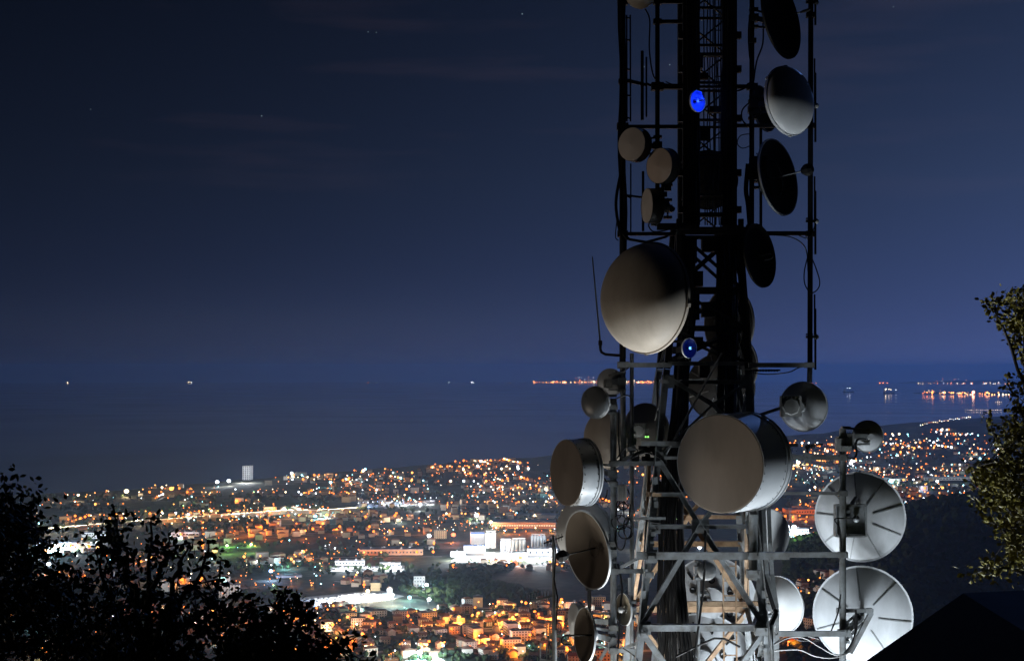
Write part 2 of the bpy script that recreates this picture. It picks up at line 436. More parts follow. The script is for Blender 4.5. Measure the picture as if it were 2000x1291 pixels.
# the ladder in the lower shaft
mb = MB()
for x, m in ((1412, 0), (1437, 0)): mb.bar(P(x, 1095, 30.3), P(x+6, 1700, 30.3), .03, .045)
for y in range(1105, 1690, 29): mb.bar(P(1412+(y-1095)*.01, y, 30.3), P(1437+(y-1095)*.01, y, 30.3), .022, .022)
mb.build('ladder', galv_warm, tower)
mb = MB(); mb.tube([P(1364, 1080, 30.5), P(1364, 1330, 30.5)], .035, 10); mb.build('mounting_pole', galv, tower)
# platforms inside the shaft
for y in (895, 1178):
    mb = MB(); mb.bar(P(lx(y)+60, y, 30.9), P(rx(y)-5, y, 30.9), .1, .09); mb.build('horizontal', galv_warm, tower)
# bundle of feeder cables down the shaft
for k in range(24):
    mb = MB(); x0 = 1342+rng.uniform(-10, 16); x1 = 1287+k*2.0; ph = rng.uniform(0, 6); dd = 29.9+rng.uniform(-.05, .6)
    pts = []
    for i in range(22):
        y = 470+i*50; u = min(1, max(0, (y-600)/420))
        x = x0+(x1-x0)*u+math.sin(i*1.3+ph)*2.2+(max(0, y-1050)*(.02+.0028*(k-8)))*.5
        pts.append(P(x, y, dd))
    mb.tube(pts, rng.choice([.016, .02, .026, .032]), 6)
    mb.build('feeder_cable', grey_cable if k % 6 == 5 else cable, tower)
for k in range(16):      # a second bundle inside the dark waist
    mb = MB(); x0 = 1400+k*2.4; ph = rng.uniform(0, 6)
    mb.tube([P(x0+math.sin(y*.03+ph)*2+(y-470)*.012, y, 29.95+(k % 3)*.2) for y in range(455, 830, 30)], rng.choice([.02,.026,.034]), 6); mb.build('feeder_cable', cable, tower)
for (x, y, w, h) in ((1345,490,.3,.5),(1362,545,.2,.3),(1395,480,.5,.25),(1352,600,.26,.5),(1385,605,.3,.3),(1340,655,.2,.4),(1420,660,.3,.5),(1365,668,.14,.2),(1415,565,.25,.5),(1375,725,.2,.25),(1420,730,.3,.3)):
    mb = MB(); mb.box(P(x, y, 30.25), w, .25, h); mb.build('junction_box', dark_steel, tower)
for k in range(3):
    mb = MB(); x0 = 1318+k*7
    mb.tube([P(x0, 1080, 29.7), P(x0+3, 1140, 29.65), P(x0+11, 1220, 29.6), P(x0+21, 1300, 29.6), P(x0+34, 1420, 29.6)], .035, 8); mb.build('feeder_cable', cable, tower)
mb = MB(); mb.tube([P(1378, 1035, 29.5), P(1377, 1090, 29.4), P(1374, 1150, 29.4), P(1362, 1240, 29.4), P(1355, 1300, 29.4), P(1345, 1400, 29.5)], .022, 8); mb.build('feeder_cable', cable, tower)
mb = MB(); mb.tube([P(1320, 1282, 29.5), P(1360, 1262, 29.5), P(1395, 1246, 29.5), P(1415, 1247, 29.5), P(1445, 1263, 29.5)], .022, 8); mb.build('feeder_cable', cable, tower)
# heavy cables strapped along the left pole, leaving it in loops
for k in range(4):
    mb = MB(); pts = []
    for i in range(18):
        y = -160+i*36; pts.append(P(1211+k*3.2+math.sin(i*.9+k*2)*2.5, y, 29.88))
    pts += [P(1226+k*4, 467+k, 29.85), P(1262, 473+k, 29.85), P(1300, 463, 29.85), P(1330, 446, 29.8)] if k < 2 else [P(1214+k*2, 600, 29.9), P(1214+k*2, 700, 29.9)]
    mb.tube(pts, .026, 6); mb.build('feeder_cable', cable, tower)
def loop(pts, r=.014, m=cable, name='feeder_cable'):
    q = []
    for i in range(len(pts)-1):
        a = pts[max(i-1, 0)]; b = pts[i]; c = pts[i+1]; e = pts[min(i+2, len(pts)-1)]
        for t in (0, .25, .5, .75):
            q.append(.5*((2*b)+(c-a)*t+(2*a-5*b+4*c-e)*t*t+(3*b-a-3*c+e)*t**3))
    q.append(pts[-1]); mb = MB(); mb.tube(q, r, 6); return mb.build(name, m, tower)
loop([P(x, y, 29.8) for x, y in ((1222, 300), (1208, 360), (1203, 400), (1208, 440), (1216, 470))], .03)
loop([P(x, y, 29.8) for x, y in ((1205, 430), (1202, 462), (1208, 470))], .01)
loop([P(x, y, 29.9) for x, y in ((1260, 18), (1269, 40), (1268, 90), (1272, 130), (1280, 155), (1300, 165), (1335, 168))], .016)
loop([P(x, y, 29.9) for x, y in ((1300, 160), (1320, 167), (1345, 163))], .012)
loop([P(x, y, 29.9) for x, y in ((1466, 20), (1462, 60), (1464, 110), (1470, 150), (1455, 172), (1440, 178))], .016)
loop([P(x, y, 29.9) for x, y in ((1490, 40), (1490, 85), (1478, 120), (1472, 160))], .016)
loop([P(x, y, 29.9) for x, y in ((1469, 262), (1447, 265), (1440, 280), (1450, 290), (1468, 284))], .01)
loop([P(x, y, 29.9) for x, y in ((1465, 200), (1450, 215), (1450, 235), (1465, 250))], .016)
for k in range(3):
    loop([P(x+k*3, y, 29.9) for x, y in ((1458, 320), (1454, 370), (1458, 400), (1462, 450))], .016)
loop([P(x, y, 29.9) for x, y in ((1500, 459), (1540, 462), (1566, 475), (1576, 495), (1578, 530))], .012)
loop([P(x, y, 29.9) for x, y in ((1560, 460), (1578, 466), (1586, 455), (1592, 440))], .012)
loop([P(x, y, 29.9) for x, y in ((1578, 500), (1571, 530), (1572, 555), (1584, 572), (1597, 565), (1601, 550), (1594, 525), (1586, 505))], .012)
loop([P(x, y, 29.9) for x, y in ((1470, 728), (1500, 731), (1540, 727), (1560, 718), (1575, 716))], .012)
loop([P(x, y, 29.6) for x, y in ((1230, 715), (1223, 722), (1216, 726))], .012)
loop([P(x, y, 29.6) for x, y in ((1200, 780), (1225, 772), (1234, 785), (1236, 830))], .016)
loop([P(x, y, 29.6) for x, y in ((1209, 800), (1208, 850), (1212, 900))], .016)
for (cx, cy_, rxx, ry) in ((1178, 955, 8, 22), (1217, 1003, 13, 22), (1210, 1020, 16, 14), (1222, 1040, 14, 12), (1216, 985, 12, 10), (1212, 1050, 10, 24), (1224, 985, 7, 30), (1208, 1000, 5, 12), (1226, 1030, 8, 20)):
    loop([P(cx+rxx*math.cos(q), cy_+ry*math.sin(q), 29.6+.06*math.sin(2*q)) for q in [i*.63+rng.uniform(-.1,.1) for i in range(10)]], .013)
loop([P(x, y, 29.5) for x, y in ((1240, 1013), (1258, 1014), (1275, 1020), (1290, 1022))], .014)
loop([P(x, y, 29.6) for x, y in ((1206, 1100), (1213, 1130), (1215, 1155), (1212, 1180), (1210, 1225), (1206, 1291), (1204, 1400))], .018)
loop([P(x, y, 29.6) for x, y in ((1232, 895), (1260, 884), (1285, 892), (1300, 905))], .02)
loop([P(x, y, 29.6) for x, y in ((1205, 895), (1216, 880), (1230, 872), (1246, 880), (1238, 890))], .014)
loop([P(x, y, 29.4) for x, y in ((1216, 1265), (1232, 1275), (1246, 1290), (1250, 1320))], .014)
for k in range(10):
    x = rng.uniform(1240, 1300); y = rng.uniform(868, 905)
    mb = MB(); mb.box(P(x, y, 29.9), rng.uniform(.08,.22), .12, rng.uniform(.05,.14)); mb.build('clamp', dark_steel, tower)
# white cables hanging between the tower and the right pole
for pts, r, m in ((((1512,1258),(1540,1245),(1570,1245),(1600,1262),(1630,1278),(1655,1274),(1670,1250)), .016, grey_cable), (((1512,1270),(1560,1268),(1590,1280),(1625,1284),(1660,1272),(1672,1240)), .016, grey_cable), (((1515,1240),(1530,1232),(1560,1250),(1600,1250)), .01, cable),
                  (((1515,1255),(1535,1240),(1560,1238),(1600,1248)), .01, grey_cable)):
    loop([P(x, y, 29.4) for x, y in pts], r, m)
loop([P(x, y, 29.5) for x, y in ((1645, 1085), (1643, 1060), (1639, 1030), (1630, 1015), (1640, 1012), (1666, 1013))], .014)
loop([P(x, y, 29.5) for x, y in ((1642, 1160), (1638, 1190), (1630, 1215), (1622, 1235))], .014)
loop([P(x, y, 29.5) for x, y in ((1671, 1190), (1673, 1225), (1664, 1255), (1650, 1275))], .022)
# small fittings that break up straight runs: cleats, splice boxes
for k in range(26):
    y = rng.uniform(930, 1285); s = rng.choice((-1, 1)); p = front(s, y)
    mb = MB(); mb.box(p+Vector((rng.uniform(-.05,.05), -.06, 0)), rng.uniform(.04,.1), .05, rng.uniform(.05,.16)); mb.build('cleat', galv, tower)

# ================================================================ whips, dipoles, masts fixed to the tower
def whip(label, pts, r, m, cat='antenna', grp=None):
    mb = MB(); mb.tube(pts, r, 8)
    return mb
t = empty('whip_antenna', P(1205, 690, D), 'slender pale whip antenna rising from a bent pipe left of the big domed dish', 'antenna')
mb = MB(); mb.tube([P(1157, 502, D), P(1172, 666, D)], [.012, .018], 8); mb.build('whip', pm('pale fibreglass', (.12,.14,.14), .6), t)
mb = MB(); mb.lathe(P(1172.5, 682, D), (0,0,1), [(0,0),(.028,0),(.028,.07),(.04,.08),(.04,.17),(0,.17)], 12); mb.build('base_coupling', shroud_dark, t)
mb = MB(); mb.tube([P(1172.5, 682, D), P(1175, 688, D), P(1182, 692, D), P(1205, 694, D), P(1216, 694, D)], .028, 8); mb.build('support_pipe', shroud_dark, t)
for (x, ya, yb, w, lab) in ((1254.5, 100, 235, .032, 'thick dark vertical rod antenna between the two upper left poles'), (1262.5, 112, 229, .018, 'thin dark vertical rod antenna beside the thicker rod between the upper left poles')):
    t = empty('rod_antenna', P(x, yb, D), lab, 'antenna', 'dark rod antennas beside the upper poles')
    mb = MB(); mb.tube([P(x, ya, D), P(x, yb, D)], w, 10); mb.build('rod', dark_steel, t)
    mb = MB(); mb.bar(P(1217, 154+(x-1254)*.5, D), P(x, 163+(x-1254)*.5, D), .03, .04); mb.bar(P(x, 163, D), P(1284, 172, D), .02, .03); mb.build('bracket', dark_steel, t)
for (x, ya, yb, w, lab) in ((1232, 320, 455, .014, 'thin dark rod antenna in the lower left outrigger bay, beside the pole'), (1256, 335, 452, .026, 'dark rod antenna in the lower left outrigger bay, beside the narrow drum')):
    t = empty('rod_antenna', P(x, yb, D), lab, 'antenna', 'dark rod antennas beside the upper poles')
    mb = MB(); mb.tube([P(x, ya, D), P(x, yb, D)], w, 10); mb.build('rod', dark_steel, t)
    mb = MB(); mb.bar(P(1217, 381, D), P(x, 386, D), .03, .04); mb.build('bracket', dark_steel, t)
t = empty('folded_dipole', P(1222, 250, D), 'dark folded dipole loop strapped along the upper left pole', 'antenna')
for x in (1224, 1231):
    mb = MB(); mb.tube([P(x, 30, 29.9), P(x+.5, 238, 29.9)], .016, 8); mb.build('tube', dark_steel, t)
mb = MB()
for y in (35, 78, 135, 186, 230): mb.bar(P(1222, y, 29.9), P(1232, y+2, 29.9), .03, .03)
mb.build('spacer', dark_steel, t)
for i, (ya, yb, yball, lab) in enumerate(((-60, 50, 5, 'dark rod dipole at the top of the far right pole, cut by the frame'), (115, 278, 207, 'dark rod dipole with a round joint beside the half-lit domed dish'),
                              (345, 497, 432, 'dark rod dipole with a round joint where the right arm meets the far right pole'), (575, 722, 658, 'dark rod dipole with a round joint above the end of the far right pole'))):
    t = empty('rod_antenna', P(1583, yball, D), lab, 'antenna', 'rod dipoles up the far right pole')
    mb = MB(); mb.tube([P(1591, ya, D), P(1591, yball, D)], .017, 8); mb.tube([P(1592.5, ya+28, D), P(1592.5, yb, D)], .022, 8); mb.build('rod', dark_steel, t)
    mb = MB(); mb.ball(P(1594, yball, D), .055); mb.build('joint_ball', box_grey if i else dark_steel, t)
    mb = MB(); mb.bar(P(1574, yball, D), P(1592, yball, D), .05, .05); mb.bar(P(1574, yball-5, D), P(1588, yball-5, D), .03, .03); mb.build('bracket', dark_steel, t)
# yagi mast on the left
t = empty('antenna_mast', P(1083, 1800, 29.2), 'thin grey antenna mast with small yagi aerials left of the tower', 'mast')
mb = MB(); mb.tube([P(1081, 1045, 29.2), P(1082, 1180, 29.2), P(1083, 1300, 29.2), P(1084, 1800, 29.2)], [.03, .036, .052, .055], 10); mb.build('mast_pole', galv, t)
mb = MB(); mb.bar(P(1062, 1061, 29.2), P(1100, 1047, 29.2), .025, .025)
for k in range(7): x = 1064+k*5.5; y = 1060-k*2; mb.tube([P(x, y-6, 29.15), P(x, y+7, 29.25)], .006, 5)
mb.build('yagi', dark_steel, t)
mb = MB(); mb.bar(P(1033, 1175, 29.2), P(1090, 1160, 29.2), .03, .03)
for k in range(8): x = 1034+k*5.5; y = 1174-k*1.5; mb.tube([P(x, y-13, 29.2), P(x, y+13, 29.2)], .008, 5)
mb.build('yagi', galv, t)
mb = MB(); mb.bar(P(1064, 1213, 29.2), P(1086, 1216, 29.2), .03, .03)
for x in (1068, 1074): mb.tube([P(x, 1215, 29.2), P(x, 1248, 29.2)], .012, 6)
mb.build('dipole', galv, t)
mb = MB(); mb.bar(P(1054, 1287, 29.2), P(1086, 1290, 29.2), .03, .03)
for x, ya in ((1055, 1255), (1068, 1258), (1073, 1262)): mb.tube([P(x, ya, 29.2), P(x, 1290, 29.2)], .014, 6)
mb.build('dipole', galv, t)
mb = MB(); mb.tube([P(1080, 1045, 29.15), P(1086, 1080, 29.15), P(1082, 1130, 29.14), P(1089, 1165, 29.14), P(1086, 1230, 29.13)], .014, 6); mb.build('feeder_cable', cable, t)
t = empty('support_post', P(1151, 1250, 29.9), 'short dark post hanging below the big open dish on the left', 'post')
mb = MB(); mb.tube([P(1151, 1140, 29.9), P(1151, 1250, 29.9)], .035, 10); mb.build('tube', dark_steel, t)
mb = MB(); mb.box(P(1151, 1148, 29.85), .14, .1, .08); mb.build('clamp', dark_steel, t)
t = empty('yagi_antenna', P(1577, 893, 29.5), 'small yagi aerial standing on the right outrigger arm beside the big drum', 'antenna')
mb = MB(); mb.tube([P(1577, 905, 29.5), P(1577, 868, 29.5)], .02, 8); mb.build('mast_pole', galv, t)
mb = MB(); mb.bar(P(1572, 873, 29.5), P(1607, 867, 29.5), .025, .03)
for k in range(4): mb.box(P(1574+k*5, 873-k, 29.5), .02, .16, .08)
mb.build('yagi', dark_steel, t)
mb = MB(); mb.box(P(1577, 888, 29.45), .14, .1, .07); mb.box(P(1574, 900, 29.45), .06, .06, .1); mb.box(P(1581, 900, 29.45), .06, .06, .1); mb.build('clamp', galv, t)
t = empty('sector_box', P(1214, 975, 29.6), 'small pale ribbed electronics box on the lower left pole', 'box')
mb = MB(); mb.box(P(1215, 962, 29.55), .18, .12, .3)
for k in range(4): mb.box(P(1209+k*4, 962, 29.47), .02, .05, .27)
mb.build('housing', box_grey, t)
mb = MB()
for x in (1210, 1220): mb.tube([P(x, 978, 29.5), P(x, 985, 29.5)], .014, 6)
mb.build('connector', cable, t)
t = empty('antenna_tube', P(1240, 1155, 29.5), 'short white tube antenna beside the small brown dish', 'antenna')
mb = MB(); mb.tube([P(1229.5, 1155, 29.5), P(1229.5, 1128, 29.5)], .03, 10); mb.build('tube', dish_white, t)
mb = MB(); mb.box(P(1231, 1158, 29.55), .07, .08, .06); mb.build('clamp', galv, t)
t = empty('log_periodic_antenna', P(1470, 725, 29.7), 'dark horizontal comb antenna under the right arm at the waist of the tower', 'antenna')
mb = MB(); mb.bar(P(1455, 724, 29.7), P(1524, 723, 29.7), .03, .03); mb.build('boom', dark_steel, t)
mb = MB()
for k in range(9): mb.box(P(1474+k*5.5, 723.5, 29.7), .02, .16, .045)
mb.build('element', dark_steel, t)
# ================================================================ the dishes
def axis(px, yaw, tilt):
    a = R(yaw)-math.atan((px-1000)/FP)
    return Vector((math.sin(a), -math.cos(a), tilt)).normalized()

def parab(Rd, depth, n=9):
    return [(Rd*math.sqrt(i/n) if i else 0, depth*(i/n)) for i in range(n+1)]

def dish(kind, px, py, d, ry, yaw, label, tilt=0.0, L=.3, bulge=.5, front=None, shell=None, mount=None, feed=None,
         ribs=0, radio=None, name=None, cat='dish', hub=True, group=None, roll=0, rim=None, shroud=None, rimw=.02, depthf=.34, bolts=0):
    Rd = ry/100*(d/30); c = P(px, py, d); n = axis(px, yaw, tilt)
    root = empty(name or {'drum':'drum_antenna','dome':'radome_dish','open':'open_dish','back':'parabolic_dish'}[kind], c, label, cat, group)
    front = front or radome_cloth; shell = shell or dish_white
    _, r, u = MB().frame(n)
    if kind == 'drum':
        mb = MB(); cone = bulge*Rd
        mb.lathe(c, n, [(Rd*.985, .004), (Rd*.97, .012), (Rd*.6, .012+cone*.42), (Rd*.3, .012+cone*.75), (.001, .012+cone)], 72); mb.build('radome', front, root, ang=25)
        mb = MB(); mb.lathe(c, n, [(Rd*.975, 0), (Rd*1.0, .008), (Rd*1.0, -L)], 72)
        mb.lathe(c, n, [(Rd*.985, -L), (Rd*.985, 0)], 72)
        mb.mi = 1
        for k in range(bolts):
            q = 2*math.pi*k/bolts
            for hh in (-.03, -L*.8): mb.lathe(c+(r*math.cos(q)+u*math.sin(q))*Rd*1.001+n*hh, r*math.cos(q)+u*math.sin(q), [(.012,0),(.012,.006),(0,.006)], 6)
        mb.build('shroud', [shroud or shell, shroud_dark], root)
        mb = MB()
        mb.lathe(c, n, [(Rd*1.0, -L*.86), (Rd*1.025, -L*.86), (Rd*1.025, -L*.93), (Rd*1.0, -L*.93)], 72)
        mb.lathe(c, n, [(Rd*1.0, -L), (Rd*1.03, -L), (Rd*1.03, -L-.03), (Rd*.9, -L-.03)], 72); mb.build('rim', shell, root)
        mb = MB(); mb.lathe(c, n, [(Rd*1.0, -L-.031), (Rd*.75, -L-.031-Rd*.15), (Rd*.4, -L-.03-Rd*.27), (.12, -L-.03-Rd*.3), (.12, -L-.12-Rd*.3), (0, -L-.12-Rd*.3)], 72); mb.build('back_shell', shell, root)
        hubp = c-n*(L+.12+Rd*.3)
    elif kind == 'dome':
        mb = MB(); b = bulge*Rd
        mb.lathe(c, n, [(Rd*math.cos(q), b*math.sin(q)) for q in [i*math.pi/2/14 for i in range(15)]], 72); mb.build('radome', front, root, ang=40)
        mb = MB(); mb.lathe(c, n, [(Rd*1.0, .006), (Rd*1.025, .006), (Rd*1.03, -.05), (Rd*.99, -.05)], 72)
        for q in (.6, 1.57, 3.3, 4.71):
            mb.bar(c+(r*math.cos(q)+u*math.sin(q))*Rd*1.0-n*.03, c+(r*math.cos(q)+u*math.sin(q))*Rd*1.05-n*.03, .07, .07)
        mb.build('rim', shell, root)
        mb = MB(); dp = depthf*Rd
        mb.lathe(c, n, [(.12, -dp-.08), (.12, -dp-.0)] + [(max(.12, a), h-dp-.03) for a, h in parab(Rd, dp)][1:], 64); mb.build('reflector', shell, root)
        hubp = c-n*(dp+.08)
        if shroud:
            mb = MB(); mb.lathe(c, n, [(Rd*.55, -dp*.6), (Rd*.55, -dp-.25), (0, -dp-.25)], 48); mb.build('shroud', shroud, root)
    else:
        mb = MB(); dp = depthf*Rd
        pr = [(a, h-dp) for a, h in parab(Rd*.985, dp)]
        mb.lathe(c, n, pr, 72); mb.build('dish_face', front, root, ang=50)
        mb = MB(); mb.lathe(c, n, [(a, h-dp-.02) for a, h in parab(Rd, dp)], 72)
        rf = mb.build('reflector', shell, root, ang=50)
        mb = MB(); mb.lathe(c, n, [(Rd*.985, 0), (Rd*1.02, .004), (Rd*1.025, -.035), (Rd*.985, -.035)], 72); mb.build('rim', rim or shell, root)
        hubp = c-n*(dp+.03)
        if hub:
            mb = MB(); mb.lathe(c, n, [(Rd*.22, -dp+.02), (Rd*.2, -dp-.09), (0, -dp-.09)], 32); mb.build('hub', shell, root)
        for k in range(ribs):
            q = 2*math.pi*k/ribs+.3+roll; dirv = r*math.cos(q)+u*math.sin(q); mb = MB()
            pts = [c+dirv*a+n*(h-dp-.024) for a, h in parab(Rd*.99, dp)[1:]]
            for a, b in zip(pts, pts[1:]): mb.bar(a, b, .024, .018, n)
            mb.build('rib', galv, root)
        if shroud:
            mb = MB(); mb.lathe(c, n, [(Rd*.5, -dp*.62), (Rd*.5, -dp-.10), (Rd*.1, -dp-.14), (0, -dp-.14)], 48); mb.build('shroud', shroud, root)
        if feed:
            ft, fl, fr = feed      # type, length, radius
            base = c-n*dp; tip = base+n*fl; m = rubber
            mb = MB()
            if ft == 'stick':
                mb.tube([base, tip], .016, 8); mb.build('feed_arm', galv if fr > 0 else rubber, root)
                mb = MB(); mb.lathe(tip, n, [(0, -.03), (abs(fr)*.5, -.03), (abs(fr), .05), (abs(fr), .14), (abs(fr)*.55, .2), (0, .2)], 8); mb.build('feed_horn', m, root, smooth=False)
            elif ft == 'hook':
                pts = [base, tip-n*.06, tip]
                for q in range(1, 8):
                    w = q*math.pi/7; pts.append(tip+n*(fr*math.sin(w))+u*(fr*(math.cos(w)-1))*1.0)
                pts.append(pts[-1]-n*.12); mb.tube(pts, .018, 8); mb.build('feed_arm', m, root)
            elif ft == 'cup':
                mb.tube([base, tip], .014, 8); mb.build('feed_arm', dish_white, root)
                mb = MB(); mb.lathe(tip, n, [(0, .05), (fr, .02), (fr, -.03), (0, -.03)], 16); mb.build('feed_cap', dish_white, root)
    # bracket: hub to the pole
    if mount:
        mp = P(*mount); mb = MB()
        mb.bar(hubp, mp, .09, .1); mb.bar(hubp+u*.14, mp+Vector((0,0,.16)), .035, .04); mb.bar(hubp-u*.14, mp-Vector((0,0,.16)), .035, .04)
        mb.box(mp, .17, .2, .14); mb.box(mp+Vector((0,0,.17)), .16, .17, .05); mb.box(mp-Vector((0,0,.17)), .16, .17, .05)
        mb.build('mount', steel(py), root)
    if radio:
        rx_, ry_, rs, m = radio
        q = c-n*(depthf*Rd+.14)+Vector((rx_/100, 0, -ry_/100)); mb = MB()
        hw = rs/200
        mb.box(q, rs/100, .12, rs/100); 
        mb.lathe(q+Vector((0,-.061,0)), (0,-1,0), [(hw*.85,0),(hw*.78,.03),(0,.034)], 8)
        for k in range(5): mb.box(q+Vector((-hw+.04+k*(rs/100-.08)/4, -.06, hw*.9)), .012, .06, .05)
        ro = mb.build('radio_unit', m, root, smooth=False)
    return root, c, n, r, u, Rd

# --- top to bottom, the left flank
dish('dome', 1250, -12, 29.7, 29, -12, 'small tan domed dish at the very top left, cut by the frame', tilt=-.35, bulge=.5, front=radome_tan, shell=radome_tan, mount=(1284, -10, 30), depthf=.4)
dish('drum', 1234, 282, 29.6, 33, -36, 'small grey drum antenna on the upper left pole, highest of the three small drums', L=.17, bulge=.16, front=pm('pale grey-brown radome', (.72,.66,.63), .85, 0, .12, 2, spec=.1), shell=shroud_dark, mount=(1284, 285, 30))
dish('drum', 1288, 324, 29.5, 35, -44, 'small pinkish drum antenna, middle of the three small drums on the left', L=.18, bulge=.2, front=pm('pinkish radome', (.72,.60,.53), .8, 0, .12, 2, spec=.1), shell=shroud_dark, mount=(1305, 345, 30.2))
dish('drum', 1264, 402, 29.6, 34, -70, 'small edge-on drum antenna with a grey face, lowest of the three small drums', L=.2, bulge=.14, front=pm('grey radome', (.70,.65,.62), .85, 0, .12, 2, spec=.1), shell=shroud_dark, mount=(1304, 408, 30.1))
loop([P(x, y, 29.9) for x, y in ((1296, 394), (1304, 400), (1312, 405), (1316, 408), (1312, 412), (1300, 407))], .03)
loop([P(x, y, 29.9) for x, y in ((1270, 432), (1267, 442), (1275, 452), (1290, 452), (1310, 448))], .014)
for (x, y) in ((1298, 362), (1290, 372), (1296, 380), (1304, 368), (1278, 436)):
    mb = MB(); mb.box(P(x, y, 30), .13, .12, .1); mb.build('clamp', dark_steel, tower)
dish('dome', 1264, 582, 29.2, 107, -45, 'huge tan domed dish at mid height left, dark on top and bright below', tilt=.05, bulge=.70, front=radome_tan, shell=radome_tan, mount=(1326, 600, 30.1), depthf=.28)
dish('back', 1193, 747, 30.2, 27, 160, 'small grey dish seen from behind by the end of the left waist arm', shell=dish_white, mount=(1214, 745, 30), radio=(2, 2, 17, box_grey), ribs=0)
dish('dome', 1162, 786, 29.7, 31, -32, 'small glossy domed dish on top of the lower left pole, black above', bulge=.32, front=pm('glossy dark radome', (.20,.22,.24), .3, 0, .2, 2), shell=dish_white, mount=(1196, 790, 29.7))
dish('dome', 1186, 857, 30.7, 57, -42, 'brownish domed dish half hidden behind the lower left pole', bulge=.5, front=radome_tan, shell=radome_tan, mount=(1234, 862, 30.1))
r14 = dish('back', 1263, 843, 31.0, 55, 143, 'dark dish seen from behind with a green-lit radio unit', shell=pm('dull dish back', (.16,.155,.15), .7, 0, .2, 3), front=dish_dark, mount=(1290, 838, 30.7), radio=(3, -4, 28, box_grey), hub=False)
mb = MB()
for k in (0, 5): mb.box(P(1261+k, 853, 29.95), .025, .012, .025)
mb.build('status_light', em('green led', (.25,1,.15), 3), r14[0])
dish('drum', 1107, 923, 29.3, 65, -60, 'brown-faced drum antenna with a pale riveted barrel, farthest left of the drums', L=.40, bulge=.04, front=radome_cloth, shell=dish_white, mount=(1196, 925, 29.7), bolts=30)
dish('dome', 1141, 1042, 30.3, 66, -36, 'pale domed dish behind the big open dish on the lower left', bulge=.38, front=radome_grey, shell=dish_white, mount=(1197, 1050, 29.8))
dish('open', 1146, 1074, 29.1, 77, -57, 'large brown open dish with a black feed horn, facing left', tilt=-.14, front=pm('brown dish face', (.135,.112,.092), .85, 0, .2, 1.6, spec=.1), shell=dish_white, feed=('stick', .64, -.11), mount=(1196, 1080, 29.7), depthf=.24)
dish('open', 1217, 1190, 29.6, 31, -61, 'small brown open dish with a white feed between the lower left poles', front=pm('olive dish face', (.2,.175,.13), .8, 0, .2, 2, spec=.1), shell=dish_white, feed=('cup', .12, .06), mount=(1234, 1192, 29.9), depthf=.2)
dish('open', 1141, 1240, 29.2, 53, -68, 'edge-on brown open dish with a hooked feed at the bottom left', tilt=.05, front=pm('brown dish face', (.135,.112,.092), .85), shell=dish_white, feed=('hook', .52, .09), mount=(1196, 1250, 29.7), depthf=.3)
dish('drum', 1122, 1213, 30.2, 36, -70, 'small pale edge-on dish behind the hooked-feed dish', L=.12, bulge=.1, front=radome_grey, shell=dish_white, mount=(1196, 1215, 29.8))
dish('back', 1284, 985, 31.4, 47, 118, 'dark narrow dish seen edge-on beside the left tower leg', shell=dish_dark, front=dish_dark, mount=(1310, 985, 31.2))
# --- blue pair
def blue(px, py, d, ry, yaw, label, mount, power, glow):
    root, c, n, r, u, Rd = dish('open', px, py, d, ry, yaw, label, front=dish_blue if glow < 2 else pm('dark blue glow tint', (.008,.025,.20), .35), shell=dish_white, mount=mount, depthf=.45, name='beacon_dish', cat='beacon', hub=False)  # face colour holds the lamp's glow, darker for the dimmer one
    base = c-n*(.45*Rd); mb = MB(); mb.tube([base, base+n*.24], .011, 8); mb.build('feed_arm', dish_dark, root)
    mb = MB(); mb.ball(base+n*.10, .028, 6, (1,1,1)); mb.build('lamp', em('blue lamp %g' % glow, (.03*glow,.10*glow,1), 2.5), root)
    ld = bpy.data.lights.new('blue_lamp', 'POINT'); ld.color = (.08,.22,1); ld.energy = power; ld.shadow_soft_size = .02
    lo = bpy.data.objects.new('blue_lamp', ld); col.objects.link(lo); lo.parent = root; lo.location = n*(.10)
    return root
blue(1363, 198, 29.4, 21, 48, 'small glowing blue dish high on the mast shaft', (1350, 198, 29.8), 6, 1)
blue(1347, 680, 29.0, 19, 44, 'small dish with a blue lamp at its centre beside the huge tan dome', (1322, 684, 29.7), .5, 4)
# --- the right flank
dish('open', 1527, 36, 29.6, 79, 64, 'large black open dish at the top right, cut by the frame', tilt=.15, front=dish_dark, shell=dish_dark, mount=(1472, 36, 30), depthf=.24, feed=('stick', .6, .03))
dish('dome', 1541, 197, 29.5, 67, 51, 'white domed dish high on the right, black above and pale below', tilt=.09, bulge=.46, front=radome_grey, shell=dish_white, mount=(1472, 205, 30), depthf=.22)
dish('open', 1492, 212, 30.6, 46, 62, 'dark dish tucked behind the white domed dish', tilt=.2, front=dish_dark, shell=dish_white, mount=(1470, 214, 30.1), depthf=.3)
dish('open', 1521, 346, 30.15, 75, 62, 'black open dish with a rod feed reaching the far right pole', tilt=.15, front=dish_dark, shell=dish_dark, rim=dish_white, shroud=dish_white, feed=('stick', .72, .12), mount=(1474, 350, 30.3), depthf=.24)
for k in range(5):
    mb = MB(); mb.tube([P(1478+k*2, 300+k*14, 30.1), P(1500+k*3, 340+k*12, 29.8)], .012, 6); mb.build('strut', dark_steel, tower)
mb = MB(); mb.box(P(1480, 322, 30), .3, .3, .3); mb.build('junction_box', dark_steel, tower)
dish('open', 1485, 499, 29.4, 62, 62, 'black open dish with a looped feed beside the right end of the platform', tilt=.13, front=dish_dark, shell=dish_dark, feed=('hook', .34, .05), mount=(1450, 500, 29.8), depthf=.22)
dish('back', 1425, 632, 32.3, 70, 132, 'dish behind the right tower leg with only its lit rim showing', shell=dish_dark, rim=pm('lit-edge grey', (.2,.2,.2), .6), front=dish_dark, mount=(1440, 632, 31.2))  # dark shell and lighter rim put shade and a lit edge into colour
